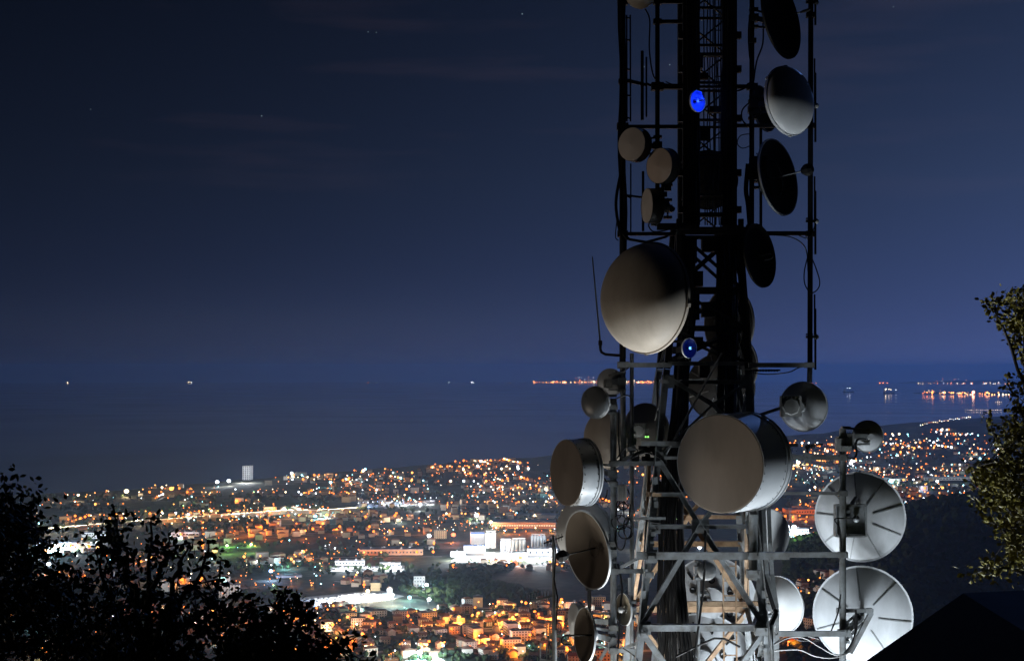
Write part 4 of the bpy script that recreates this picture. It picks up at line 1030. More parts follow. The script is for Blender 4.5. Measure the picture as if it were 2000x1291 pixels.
it = [(1586,748,50000,'o',.6),(1593,748,50000,'o',.5),(1605,748,50000,'o',.35)]+[(1535+rng.uniform(0,30), 748, 50000, 'w', .2) for _ in range(6)]
# ships
def ship(px, lamps, label, d=46000):
    p = G(px, 751, 0); x = (px-1000)/FP*d; p = Vector((x, d, sag(x, d)))
    t = empty('ship', p, label, 'ship')
    mb = MB(); L_ = 150; b = 22
    vs = [p+Vector(v) for v in ((-L_/2,-b/2,-2),(L_/2-20,-b/2,-2),(L_/2,0,-2),(L_/2-20,b/2,-2),(-L_/2,b/2,-2),(-L_/2-4,-b/2,14),(L_/2-10,-b/2,14),(L_/2+14,0,18),(L_/2-10,b/2,14),(-L_/2-4,b/2,14))]
    mb.add(vs, [(0,1,6,5),(1,2,7,6),(2,3,8,7),(3,4,9,8),(4,0,5,9),(5,6,7,8,9),(4,3,2,1,0)]); mb.build('hull', shroud_dark, t, smooth=False)
    mb = MB(); mb.box(p+Vector((-L_/2+18,0,27)), 26, 18, 26); mb.box(p+Vector((-L_/2+12,0,45)), 8, 8, 10); mb.build('deckhouse', dish_white, t, smooth=False)
    for (dx, dy, k, s) in lamps:
        mb = MB(); mb.ball(P(px+dx, 747+dy, d-30), s*1.35*d/FP, 4); mb.build('deck_lamp', coast_bulb[k], t)
ship(132, [(0,0,'h',.9)], 'ship at sea showing one warm light, farthest left on the horizon')
ship(370, [(-2,-1,'h',.6),(1,-1,'h',.6),(4,0,'w',.5)], 'ship on the left horizon showing a short row of warm lights')
ship(728, [(-9,0,'o',.35),(7,1,'w',.45)], 'faint ship in mid horizon with an orange and a white light')
ship(877, [(0,-.5,'w',.45)], 'faint ship with one dim white light left of the twin-light ship')
ship(922, [(-1.5,-.5,'w',.6),(2,-.5,'w',.6)], 'ship with two white lights close together on the horizon')
ship(996, [(0,0,'h',.3)], 'faintest ship, just left of the harbour lights')
ship(1591, [(-5,1,'o',.55),(3,1,'o',.6),(-30,1,'w',.2),(-22,1,'w',.2)], 'ship with dim orange lights behind the far right pole')
ship(1725, [(-7,1.5,'o',1.1),(0,1.5,'o',1.1),(8,1.5,'o',1.1)], 'ship with three orange lights in a row on the right horizon')
ship(1736, [(-6,13,'h',.9),(0,13,'h',.6),(4,14,'h',.5),(14,14.5,'w',.35)], 'ship with white lights lying nearer, below the three-light ship', 21000)
ship(1657, [(-2,11,'w',.4),(3,11,'w',.5)], 'ship with a faint pair of white lights on the right-hand sea', 22000)

# ================================================================ houses
wall_mats = [pm('cream stucco', (.55,.47,.36), .85, 0, .2, .4), pm('white stucco', (.62,.60,.56), .85, 0, .2, .4), pm('ochre stucco', (.5,.36,.2), .85, 0, .2, .4)]
tile = pm('clay roof tiles', (.24,.11,.06), .85, 0, .4, 1.2); flatroof = pm('flat roof felt', (.14,.135,.13), .9, 0, .3, .6)
glass = pm('dark window', (.02,.025,.03), .15)
def house_proto(k, wm):
    t = bpy.data.objects.new('house', None); t.empty_display_size = 2; t['org'] = (0,0,0)
    if k == 0:
        mb = MB(); mb.box((0,0,3), 11, 9, 6); mb.add([(-5.5,-4.5,6),(-5.5,4.5,6),(-5.5,0,8.4),(5.5,-4.5,6),(5.5,4.5,6),(5.5,0,8.4)], [(0,2,1),(3,4,5)])
        mb.mi = 1
        for s in (-1, 1):
            for x in (-3.4,0,3.4):
                for z in (1.7,4.5): mb.box((x, s*4.52, z), 1.1, .06, 1.5)
        w = mb.build('wall', [wm, glass], t, smooth=False)
        mb = MB(); mb.bar((0,-5.1,5.75),(0,0,8.55), 12, .3, (0,-.5,1)); mb.bar((0,5.1,5.75),(0,0,8.55), 12, .3, (0,.5,1)); mb.box((2.5,1.6,8.4), .8, .8, 1.6)
    elif k == 1:
        mb = MB(); mb.box((0,0,4.7), 14, 11, 9.4); mb.mi = 1
        for s in (-1, 1):
            for x in (-5,-1.7,1.7,5):
                for z in (1.7,4.7,7.7): mb.box((x, s*5.52, z), 1.1, .06, 1.6)
        w = mb.build('wall', [wm, glass], t, smooth=False)
        mb = MB(); mb.add([(-7.6,-6.1,9.4),(7.6,-6.1,9.4),(7.6,6.1,9.4),(-7.6,6.1,9.4),(-2,0,12),(2,0,12)], [(0,1,5,4),(1,2,5),(2,3,4,5),(3,0,4),(3,2,1,0)])
    else:
        mb = MB(); mb.box((0,0,6.4), 20, 12, 12.8); mb.mi = 1
        for s in (-1, 1):
            for x in (-8,-4.8,-1.6,1.6,4.8,8):
                for z in (1.8,4.9,8.0,11.1): mb.box((x, s*6.02, z), 1.4, .06, 1.6)
        w = mb.build('wall', [wm, glass], t, smooth=False)
        mb = MB(); mb.box((0,0,13.0), 20.8, 12.8, .4); mb.box((3,0,14.0), 4, 4, 1.6)
    mb.build('roof', flatroof if k == 2 else tile, t, smooth=False)
    return t
protos = {(k, i): house_proto(k, m) for k in range(3) for i, m in enumerate(wall_mats)}
HL = {0:'small two-storey house with a gabled tile roof', 1:'three-storey house with a hipped tile roof', 2:'four-storey flat-roofed apartment block'}
HOUSES.sort(key=lambda t: t[0])
def clash(p, used): return any((p-q).length < 15 for q in used)
used = []; sel = []
for h in HOUSES:
    if not clash(h[1], used[-120:]): used.append(h[1]); sel.append(h)
farh = MB()
hm = {}
for j, (_, p, a, place, k) in enumerate(sel):
    if j < 285:
        src = protos[(k, rng.randint(0, 2))]; c = bpy.data.objects.new('house', None); c.empty_display_size = 2; col.objects.link(c)
        c.location = p; c.rotation_euler.z = a; sc_ = rng.uniform(.85, 1.15); c.scale = (sc_, sc_, rng.uniform(.85, 1.1))
        for ch in src.children:
            q = ch.copy(); col.objects.link(q); q.parent = c
        tag(c, HL[k]+' '+place, 'house', ('houses ' if k < 2 else 'apartment blocks ')+place+{0:', gabled',1:', hipped',2:''}[k])
    else:
        M = Matrix.Rotation(a, 3, 'Z'); w_, d_, h_ = ((11,9,6),(14,11,9.4),(20,12,12.8))[k]
        farh.mi = rng.randint(0, 2); farh.box(p+Vector((0,0,h_/2)), w_, d_, h_, a)
        farh.mi = 3
        if k == 2: farh.box(p+Vector((0,0,h_+.2)), w_+1, d_+1, .4, a)
        else:
            vs = [p+M@Vector(v) for v in ((-w_/2-.5,-d_/2-.5,h_),(w_/2+.5,-d_/2-.5,h_),(w_/2+.5,d_/2+.5,h_),(-w_/2-.5,d_/2+.5,h_),(-w_/4,0,h_+2.6),(w_/4,0,h_+2.6))]
            farh.add(vs, [(0,1,5,4),(1,2,5),(2,3,4,5),(3,0,4)])
for t in protos.values():
    for ch in list(t.children): bpy.data.objects.remove(ch)
    bpy.data.objects.remove(t)
tag(farh.build('far_houses', wall_mats+[tile], org=(0,0,0), smooth=False), 'mass of small distant houses across the plain', 'houses', kind='stuff')

# ================================================================ larger buildings, each placed by hand
white_wall = pm('white plant wall', (.68,.69,.70), .7, 0, .12, .15); blue_trim = pm('blue plant trim', (.05,.16,.55), .6); conc = pm('grey concrete', (.36,.36,.35), .85, 0, .25, .2); shedroof = pm('grey shed roof', (.17,.18,.20), .7, 0, .3, .15); terra = pm('brick shed wall', (.42,.25,.15), .85, 0, .25, .2)
lit_win = em('lit window', (1,.86,.55), 1.6)
def gp(px, py): p = G(px, py, 3); p.z = gz(p.x, p.y); return p
def mpp(p): return p.y/FP          # metres per photograph pixel there
def block(name, label, px0, px1, py, hpx, deep, wm, rm, rz=0, win=None, cat='building', winm=None, roof='flat'):
    """a block whose front stands from px0 to px1 on the ground row py, hpx tall in the photograph"""
    p = gp((px0+px1)/2, py); w = (px1-px0)*mpp(p); h = hpx*mpp(p)
    t = empty(name, p, label, cat); M = Matrix.Rotation(rz, 3, 'Z')
    mb = MB(); mb.box(p+M@Vector((0, deep/2, h/2-.5)), w, deep, h+1, rz); mb.build('wall', wm, t, smooth=False)
    if win:
        nx, nz, ww, hh = win
        for side in (0,):
            for i in range(nx):
                for k in range(nz):
                    mb = MB(); mb.box(p+M@Vector((-w/2+(i+.5)*w/nx, -.06, (k+.5)*h/nz)), w/nx*ww, .12, h/nz*hh, rz)
                    mb.build('window', winm or glass, t, smooth=False)
    mb = MB()
    if roof == 'flat': mb.box(p+M@Vector((0, deep/2, h+.3)), w+1, deep+1, .6, rz)
    else:
        q = [p+M@Vector(v) for v in ((-w/2-.5,-.5,h),(w/2+.5,-.5,h),(w/2+.5,deep+.5,h),(-w/2-.5,deep+.5,h),(-w/2-.5,deep/2,h+deep*.14),(w/2+.5,deep/2,h+deep*.14))]
        mb.add(q, [(0,1,5,4),(1,2,5),(2,3,4,5),(3,0,4),(3,2,1,0)])
    mb.build('roof', rm, t, smooth=False)
    if roof == 'flat' and w > 18:
        for _ in range(int(min(6, w/14))+1):
            vx = rng.uniform(-.42, .42)*w; vy = rng.uniform(.2, .8)*deep; vh = rng.uniform(.8, 2.2)
            mb = MB(); mb.box(p+M@Vector((vx, vy, h+.6+vh/2)), rng.uniform(1.5, 4), rng.uniform(1.5, 3), vh, rz); mb.build('roof_vent', conc, t, smooth=False)
    return t, p, w, h
def silo_row(label, px0, px1, py, hpx, n, m=white_wall):
    p = gp((px0+px1)/2, py); w = (px1-px0)*mpp(p); h = hpx*mpp(p); t = empty('silo_block', p, label, 'silo'); r = w/n/2
    for i in range(n):
        mb = MB(); c = p+Vector((-w/2+r+2*r*i, r, -.5)); mb.lathe(c, (0,0,1), [(r*.99,0),(r*.99,h),(r*.3,h+1.2),(0,h+1.2)], 24); mb.build('silo', m, t)
    mb = MB(); mb.box(p+Vector((0, r, h+2.2)), w*.92, r*1.0, 2.6); mb.build('roof', conc, t, smooth=False)
    return t
block('tower_block', 'tall white tower block standing alone on the beach', 473, 489, 937, 27, 22, white_wall, conc, R(-12), (4, 7, .42, .8))
block('hotel', 'low pale hotel at the water beyond the coast road', 566, 598, 927, 5, 18, white_wall, conc, 0, (12, 2, .5, .5))
p = gp(651, 968); t = empty('chimney', p, 'slim pale chimney standing by the coast road', 'chimney'); mb = MB(); mb.lathe(p, (0,0,1), [(3.0,0),(1.7,24),(1.5,24),(0,24)], 16); mb.build('shaft', conc, t); mb = MB(); mb.lathe(p+Vector((0,0,21.5)), (0,0,1), [(2.1,0),(2.1,.8),(1.7,.8)], 16); mb.build('collar', conc, t)
# silo plant
t, *_ = block('silo_hall', 'highest white plant hall with a blue top edge', 920, 947, 1063, 24, 24, white_wall, conc, R(6))
p = gp(933, 1063); h = 24*mpp(p); mb = MB(); mb.box(p+Vector((0,-.25,h-1.5)), 27*mpp(p), .3, 2.6, R(6)); mb.build('trim', blue_trim, t, smooth=False)
silo_row('pair of tall white silos right of the highest plant hall', 948, 969, 1070, 30, 2)
silo_row('row of grey silos in front right of the plant', 977, 998, 1084, 28, 2, conc)
silo_row('taller row of four grey silos behind the red floodlight', 999, 1027, 1076, 22, 4, conc)
silo_row('row of five blue-grey ribbed silos at the right end of the plant', 1037, 1066, 1070, 24, 5, pm('blue-grey silo', (.40,.48,.55), .6))
t, *_ = block('plant_building', 'low white plant building with a blue roof', 906, 948, 1080, 14, 20, white_wall, blue_trim, R(4), (9, 2, .4, .35))
block('plant_building', 'long low white plant building at the foot of the silos', 948, 1030, 1092, 12, 16, white_wall, conc, R(2), (14, 2, .35, .3))
block('plant_building', 'white loading hall at the right end of the plant', 1030, 1088, 1085, 13, 20, white_wall, shedroof, R(2), (5, 1, .4, .4))
block('plant_building', 'small white shed at the left end of the plant', 880, 908, 1087, 9, 14, white_wall, conc, R(2), (5, 1, .5, .5))
block('apartment_block', 'small orange-lit block between a white and a red floodlight', 848, 872, 1052, 16, 14, wall_mats[2], flatroof, R(3), (6, 4, .45, .5))
block('warehouse', 'long orange-lit warehouse behind the silo plant', 960, 1085, 1032, 12, 60, terra, shedroof, R(-2), (26, 1, .6, .14), winm=lit_win)
block('warehouse', 'dark long warehouse behind the orange-lit one', 1010, 1085, 1012, 6, 40, conc, shedroof, R(-2))
block('factory', 'long factory with an orange-lit roof edge left of the silos', 702, 826, 1084, 11, 40, terra, shedroof, R(3), (18, 1, .4, .3))
block('warehouse', 'bright white shed behind the left oak tree', 70, 150, 1072, 12, 40, white_wall, shedroof, R(4), (10, 1, .6, .3))
block('warehouse', 'pale office block beyond the white-lit sheds on the left', 160, 206, 1052, 12, 25, white_wall, shedroof, R(4), (10, 2, .6, .35))
block('warehouse', 'second white shed seen through the twigs of the left oak', 330, 388, 1048, 9, 30, white_wall, shedroof, R(5), (9, 1, .6, .3))
block('warehouse', 'low white shop beside the dark field', 655, 712, 1104, 9, 20, white_wall, shedroof, R(4), (9, 1, .5, .35))
block('service_station', 'white canopy building right of the low shop', 742, 782, 1108, 8, 16, white_wall, white_wall, R(4), (7, 1, .55, .5))
block('warehouse', 'wide cyan-lit roofed market beside the dark field', 540, 590, 1128, 4, 22, conc, shedroof, R(14))
block('apartment_block', 'pale eight-storey apartment block right of the middle oak', 428, 468, 1166, 24, 14, white_wall, flatroof, R(8), (7, 8, .45, .45))
block('office_building', 'dark office with two rows of lit windows above the storage yard', 808, 830, 1152, 27, 16, conc, flatroof, R(4), (4, 4, .4, .35))
t = [o for o in col.objects if o.get('label') == 'dark office with two rows of lit windows above the storage yard'][0]
p = gp(819, 1152)
for i in (0, 1):
    for k in (0, 1): mb = MB(); mb.box(p+Vector((1+i*4.2, -.4, 5+k*3.6)), 2.2, .3, 1.8); mb.build('lit_window', em('cyan window', (.6,.95,1), 2), t, smooth=False)
block('warehouse', 'long pale shed on the plain right of the upper ribbed dish', 1805, 1925, 938, 6, 40, white_wall, shedroof, 0, (20, 1, .5, .3))
block('warehouse', 'white-lit shed above the upper ribbed dish', 1712, 1770, 940, 6, 30, white_wall, shedroof, 0, (9, 1, .5, .4))
block('warehouse', 'orange-lit warehouse right of the huge drum', 1538, 1602, 1004, 9, 40, terra, shedroof, R(8), (12, 1, .5, .3))
block('warehouse', 'white-lit depot beside the dazzling floodlight', 1540, 1580, 1044, 9, 25, white_wall, shedroof, R(4), (8, 1, .5, .4))
block('town_house', 'orange-lit house at the bottom right below the tower', 1530, 1562, 1275, 22, 12, wall_mats[2], tile, R(20), (4, 3, .4, .5), roof='gable')
block('town_house', 'orange-lit house low between the antennas left of the tower', 1165, 1192, 1290, 20, 12, wall_mats[2], tile, R(-10), (4, 3, .4, .5), roof='gable')
# lights of the bright yards
def yard(px, py, k, watts, h=12):
    p = gp(px, py); l = bpy.data.objects.new('yard_light', light_data(k, watts*(.68 if k in 'oahr' else 1.05), 2.0)); col.objects.link(l); l.parent = fl; l.location = p+Vector((0, -6, h))
for (px, py, k, w) in ((915,1090,'w',260000),(940,1092,'w',260000),(965,1100,'w',240000),(990,1102,'w',260000),(1010,1098,'h',160000),(1035,1095,'w',240000),(1055,1094,'w',240000),(1075,1092,'w',240000),(890,1094,'w',200000),(934,1074,'w',160000),(960,1078,'h',160000),
                     (85,1078,'w',400000),(110,1078,'c',460000),(140,1076,'w',400000),(180,1058,'w',160000),(350,1054,'w',120000),(670,1112,'w',170000),(695,1110,'w',170000),(755,1114,'w',170000),(775,1114,'w',140000),
                     (640,1180,'w',110000),(680,1174,'w',140000),(720,1170,'w',140000),(760,1172,'w',140000),(600,1184,'b',90000),(800,1172,'c',140000),(1000,1042,'o',190000),(1040,1040,'o',220000),(1075,1040,'a',170000),(975,1042,'a',170000),
                     (720,1090,'o',80000),(760,1090,'o',70000),(800,1090,'a',110000),(822,1290,'c',160000),(850,1288,'w',110000),(1560,1012,'o',210000),(1590,1008,'o',210000),(1545,1050,'c',210000),(1570,1050,'w',210000),(1545,908,'h',260000),(1565,907,'h',220000),
                     (1720,946,'c',160000),(1750,946,'w',160000),(1830,945,'w',90000),(1870,945,'w',90000),(1545,1284,'o',60000),(1178,1300,'o',60000),(440,1176,'h',40000),(474,943,'w',330000),(488,943,'w',330000),(445,1068,'g',60000),(490,1066,'g',60000),(720,990,'b',120000),(790,988,'w',140000),(840,986,'w',120000),(630,1012,'c',120000),(560,1000,'c',120000),(700,940,'c',90000),(460,1010,'c',90000),(300,1000,'g',60000),(380,980,'g',50000),(780,1020,'w',120000),(1000,980,'b',120000),(1060,965,'c',120000),(900,965,'w',90000),(660,1040,'o',120000),(600,1030,'o',150000),(540,1035,'o',150000),(480,1036,'o',120000),(560,1110,'c',110000),(1650,960,'c',160000),(1800,960,'b',160000),(1880,930,'c',160000),(1620,920,'w',120000),(1700,900,'w',100000),(1580,940,'c',130000),(1900,890,'w',100000),(1230,1000,'w',120000),(1260,1030,'b',120000),(1290,1020,'o',120000),(830,1150,'c',120000),(1150,1200,'w',60000),(590,1052,'o',90000),(520,1052,'o',90000),(460,1050,'o',80000)):
    yard(px, py, k, w*(1.7 if 880 <= px <= 1080 and py > 1060 else 1))
# surfaces of roads and yards
def patch(mb, corners, lift):
    vs = []
    for (px, py) in corners:
        p = G(px, py, 3); vs.append((p.x, p.y, gz(p.x, p.y)+lift))
    mb.add(vs, [tuple(range(len(vs)))])
rm = MB()
tag(roads.build('roads', pm('worn asphalt', (.16,.155,.15), .9, 0, .3, .3), org=(0,0,0), smooth=False), kind='structure')
mb = MB()
for c in (((575,1168),(600,1190),(760,1172),(790,1164),(740,1152)), ((880,1098),(1090,1094),(1090,1080),(900,1080)), ((60,1085),(210,1068),(210,1056),(60,1068)), ((640,1116),(790,1116),(790,1104),(650,1106)), ((690,992),(850,986),(850,976),(700,984)), ((605,1014),(665,1014),(660,1004),(608,1004)), ((1530,1054),(1590,1054),(1590,1040),(1530,1040)), ((1540,912),(1580,910),(1580,900),(1540,900)), ((790,1291),(870,1291),(850,1278),(800,1280))):
    patch(mb, [c[i] for i in range(len(c))], .22)
tag(mb.build('paved_yards', pm('pale paving', (.30,.30,.30), .9, 0, .35, .12), org=(0,0,0), smooth=False), kind='structure')
mb = MB(); patch(mb, ((425,1072),(510,1070),(505,1058),(430,1060)), .2); patch(mb, ((1550,1082),(1580,1080),(1578,1074),(1552,1076)), .2); patch(mb, ((1855,920),(1900,916),(1905,911),(1865,914)), .2)
tag(mb.build('lawn', pm('lawn', (.05,.12,.03), .95, 0, .3, .3), org=(0,0,0), smooth=False), kind='structure')
# motorway: a pale strip on a low bank with parapets, brightened by added lights
mpts = [(-40,1052),(90,1040),(250,1026),(420,1014),(560,1003),(640,1002),(700,998)]
mb = MB()
for a, b in zip(mpts, mpts[1:]):
    p, q = gp(*a), gp(*b); d = (q-p).normalized(); s = Vector((-d.y, d.x, 0))
    mb.bar(p+Vector((0,0,3.4)), q+Vector((0,0,3.4)), 13, 7.0, (0,0,1))
    mb.bar(p-s*6.6+Vector((0,0,7.6)), q-s*6.6+Vector((0,0,7.6)), .4, 1.6, (0,0,1)); mb.bar(p+s*6.6+Vector((0,0,7.6)), q+s*6.6+Vector((0,0,7.6)), .4, 1.6, (0,0,1))
mw = tag(mb.build('motorway', pm('pale concrete', (.5,.49,.48), .8, 0, .15, .1), org=(0,0,0), smooth=False), kind='structure')
for i in range(44):
    u = i/43*(len(mpts)-1); a = int(min(u, len(mpts)-2)); f = u-a; p = gp(mpts[a][0]+(mpts[a+1][0]-mpts[a][0])*f, mpts[a][1]+(mpts[a+1][1]-mpts[a][1])*f)
    l = bpy.data.objects.new('motorway_fill', light_data('h', 60000, 1.0)); col.objects.link(l); l.parent = mw; l.location = p+Vector((0,-3,14))  # unseen lights added for the traffic's light streak
# stacked goods in the lit storage yard and the other yards: rows of pale blocks and vans
mb = MB()
for (cx0, cy0, cx1, cy1, n) in ((590,1160,770,1186,520),(700,979,848,990,120),(610,1005,662,1012,50),(650,1107,785,1114,60),(65,1072,205,1082,60),(1540,1044,1585,1052,40)):
    for _ in range(n):
        px = rng.uniform(cx0, cx1); py = rng.uniform(cy0, cy1)
        if cx0 == 590 and not (1183-(px-590)*.115-10 < py < 1190-(px-590)*.10): continue
        p = gp(px, py); mb.box(p+Vector((0,0,1.2)), rng.uniform(2,7), rng.uniform(1.5,3), rng.uniform(1.2,2.6), R(8)+rng.choice((0, 1.57)))
tag(mb.build('stored_goods', pm('pale stone blocks', (.6,.6,.6), .7, 0, .3, .1), org=(0,0,0), smooth=False), 'rows of pale stone blocks and vehicles filling the lit yards', 'goods', kind='stuff')

# ================================================================ trees on the plain
leafmass = pm('dark foliage mass', (.038,.055,.022), .95, 0, .5, .35, spec=.05)
ico = []
def icosph():
    import bmesh
    bm = bmesh.new(); bmesh.ops.create_icosphere(bm, subdivisions=1, radius=1); v = [x.co.copy() for x in bm.verts]; f = [[y.index for y in x.verts] for x in bm.faces]; bm.free(); return v, f
IV, IF = icosph()
wood = MB()
def clump(p, r):
    vs = []; a = rng.uniform(0, 6.28); M = Matrix.Rotation(a, 3, 'Z')
    for v in IV:
        k = rng.uniform(.65, 1.25); vs.append(p+M@Vector((v.x*r*k, v.y*r*k, r*.75+v.z*r*k*.95)))
    wood.add(vs, IF)
def wood_region(x0, y0, x1, y1, n, r=(3,6), cond=None):
    c = 0; g = 0
    while c < n and g < n*8:
        g += 1; px = rng.uniform(x0, x1); py = rng.uniform(y0, y1)
        if not onland(px, py): continue
        p = G(px, py, 3)
        if noise.noise(Vector((p.x*.006, p.y*.004, 1))) < -.12: continue
        if cond and not cond(p, px, py): continue
        p.z = gz(p.x, p.y); clump(p, rng.uniform(*r)); c += 1
wood_region(880,1108,1240,1170,700,(3,6.5)); wood_region(780,1125,900,1200,120); wood_region(560,1190,860,1215,140)
wood_region(885,1092,1092,1104,36,(1.5,3)); wood_region(60,968,640,1040,500,(3.5,7)); wood_region(640,925,1090,1040,420,(3,6)); wood_region(640,1190,1230,1291,620,(2.5,4.5)); wood_region(460,1060,860,1150,300,(2.5,5))
wood_region(60,1040,600,1291,300,(3,5)); wood_region(1190,880,1340,1040,120,(3,6)); wood_region(1530,860,1960,1000,420,(3.5,7)); wood_region(1530,1060,1620,1190,260,(3,6))
for _ in range(1900):
    px = rng.uniform(1540, 2090); d = rng.uniform(1500, 2420); x = (px-1000)/FP*d; clump(Vector((x, d, gz(x, d)-1)), rng.uniform(3.5, 8))
tag(wood.build('woodland', leafmass, org=(0,0,0), smooth=False), 'dark woods and garden trees over the plain and the right-hand hill', 'woods', kind='stuff')
# ================================================================ near oaks
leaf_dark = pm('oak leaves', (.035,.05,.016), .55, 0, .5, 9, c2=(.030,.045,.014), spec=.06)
leaf_lit = pm('lamplit olive leaf tint', (.17,.15,.02), .5, 0, .5, 9, c2=(.075,.065,.012), spec=.25)  # warm lamplight tinted into the right oak's leaves
bark = pm('oak bark', (.035,.03,.025), .9, 0, .4, 14, .4)
def leaf(mb, p, n, s):
    """one oak leaf: a bent lobed blade of four faces"""
    n = n.normalized(); q = n.orthogonal().normalized(); a = rng.uniform(0, 6.28)
    t = Matrix.Rotation(a, 3, n) @ q; w = n.cross(t)
    L_ = s; W = s*.30; b = n*(s*.10)
    v = [p, p+t*L_*.30+w*W*.75-b*.3, p+t*L_*.30-w*W*.75-b*.3, p+t*L_*.34+b*.4, p+t*L_*.62+w*W-b*.5, p+t*L_*.62-w*W-b*.5, p+t*L_*.7+b*.3, p+t*L_*1.0-b*.8]
    mb.add(v, [(0,3,1),(0,2,3),(1,3,6,4),(2,5,6,3),(4,6,7),(5,7,6)])
def oak(label, base, trunk_top, limbs, inside, n_clump, m_leaf, dd, leaf_s=.085, per=26, crad=.30, seed=1, r0=.16):
    """limbs: pixel paths from the trunk; inside(px,py) gives the chance of a leafy twig there"""
    global rng
    keep = rng; rng = random.Random(seed)
    root = empty('oak_tree', base, label, 'tree')
    mb = MB(); nodes = []; ends = []
    tt = P(*trunk_top); mid = (Vector(base)+tt)/2+Vector((rng.uniform(-.2,.2), rng.uniform(-.2,.2), 0))
    mb.tube([base, mid, tt], [r0*1.3, r0, r0*.75], 10)
    mb.build('trunk', bark, root)
    for lp in limbs:
        d0 = trunk_top[2]; de = d0+rng.uniform(-dd, dd)*.7
        pts = [tt]
        for i, (x, y) in enumerate(lp):
            u = (i+1)/len(lp); pts.append(P(x, y, d0+(de-d0)*u))
        fine = []
        for a, b in zip(pts, pts[1:]):
            for k in range(4): fine.append(a.lerp(b, k/4)+Vector((rng.gauss(0,.02), rng.gauss(0,.02), rng.gauss(0,.02))))
        fine.append(pts[-1]); n = len(fine)
        m2 = MB(); m2.tube(fine, [r0*.3*(1-.93*i/(n-1))+.004 for i in range(n)], 6); m2.build('limb', bark, root)
        nodes += fine[2:]; ends.append(fine[-5:])
    cr = MB(); tw = MB(); c = 0; g = 0
    x0, y0, x1, y1 = inside.box
    def foliage(p, k, rad):
        for _ in range(k):
            o = Vector((rng.gauss(0, rad*.55), rng.gauss(0, rad*.55), rng.gauss(0, rad*.5)))
            leaf(cr, p+o, Vector((rng.gauss(0,.7), rng.gauss(0,.7)-.2, rng.gauss(.5,.6))), leaf_s*rng.uniform(.7, 1.3))
    while c < n_clump and g < n_clump*14:
        g += 1; px = rng.uniform(x0, x1); py = rng.uniform(y0, y1)
        if rng.random() > inside(px, py): continue
        p = P(px, py, trunk_top[2]+rng.uniform(-dd, dd))
        q = min(nodes, key=lambda w: (w-p).length_squared)
        m = p.lerp(q, .5)+Vector((0, 0, .04)); tw.tube([q, m, p], [.011, .008, .004], 4, False)
        foliage(p, per, crad); foliage(p.lerp(q, .3), per//3, crad*.6); c += 1
    for w in nodes[1:]:
        if inside(1000+FP*w.x/w.y, Y0-FP*(w.z-H)/w.y) > .02: foliage(w, per//5, crad*.6)
    for e in ends:
        for w in e: foliage(w, per//2, crad*.55)
    cr.build('crown', m_leaf, root, smooth=False); tw.build('twigs', bark, root)
    rng = keep
class Env:
    """chance of foliage below an outline given in pixels"""
    def __init__(s, top, soft, seed, base=.25, side=None, holes=(), freq=.022, box=None):
        s.top = top; s.soft = soft; s.seed = seed; s.base = base; s.side = side; s.holes = holes; s.freq = freq
        s.box = box or (top[0][0], min(t[1] for t in top), top[-1][0], 1330)
    def __call__(s, x, y):
        d = y-tabl(s.top, x)
        if d < 4: return 0
        u = min(1, d/s.soft)
        n = noise.noise(Vector((x*s.freq, y*s.freq, s.seed)))
        for (hx, hy, hr, k) in s.holes:
            if (x-hx)**2+(y-hy)**2 < hr*hr: return k
        return max(0, min(1, s.base+u*.9+n*.9))*(1 if u > .1 else .6)
def foot(px, d):
    x = (px-1000)/FP*d; return Vector((x, d, gz(x, d)-.2))
# left oak, cut by the frame
oak('dark oak at the left edge of the photo, tallest on that side', foot(-60, 17), (-50, 1250, 17),
    [[(-30,1120),(20,1010),(34,945)], [(-20,1130),(40,1040),(66,965)], [(0,1180),(60,1110),(80,1040)], [(-30,1100),(0,1000),(6,950)], [(20,1220),(100,1180),(150,1120)], [(10,1200),(70,1150),(120,1110)], [(30,1270),(110,1250),(150,1210)], [(-20,1180),(10,1080),(50,1010)]],
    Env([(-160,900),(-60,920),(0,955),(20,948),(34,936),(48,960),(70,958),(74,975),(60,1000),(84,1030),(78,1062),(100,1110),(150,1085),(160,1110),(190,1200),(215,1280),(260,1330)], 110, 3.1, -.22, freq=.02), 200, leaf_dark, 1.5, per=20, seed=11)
oak('dark oak in the middle of the left group, with its crown against the lit town', foot(270, 18), (285, 1330, 18),
    [[(270,1200),(240,1080),(218,998)], [(290,1180),(290,1080),(296,1010)], [(320,1200),(350,1110),(372,1060)], [(330,1210),(400,1120),(408,1055)], [(350,1230),(420,1170),(432,1090)], [(240,1220),(200,1120),(196,1055)], [(230,1260),(170,1190),(155,1120)], [(360,1260),(440,1200),(466,1155)], [(260,1150),(230,1090),(208,1030)], [(300,1150),(320,1090),(330,1045)], [(230,1290),(180,1260),(120,1230)]],
    Env([(90,1300),(140,1180),(150,1100),(172,1085),(186,1045),(192,1020),(205,1010),(213,990),(226,992),(245,1005),(262,1016),(280,1022),(298,1010),(312,1014),(320,1042),(345,1040),(356,1022),(372,1050),(395,1058),(402,1040),(416,1052),(428,1086),(424,1125),(445,1160),(470,1150),(484,1200),(520,1240),(560,1320)], 150, 9.4, -.42, holes=((165,1200,16,.1),(160,1130,14,.1),(195,1165,14,.25),(245,1105,14,.12),(300,1075,10,.2),(345,1130,15,.15),(280,1195,12,.25),(390,1150,11,.2),(180,1240,12,.2),(365,1205,10,.1),(235,1060,10,.2),(330,1100,10,.2),(250,1240,9,.2)), freq=.03), 140, leaf_dark, 1.3, per=16, crad=.19, seed=12)
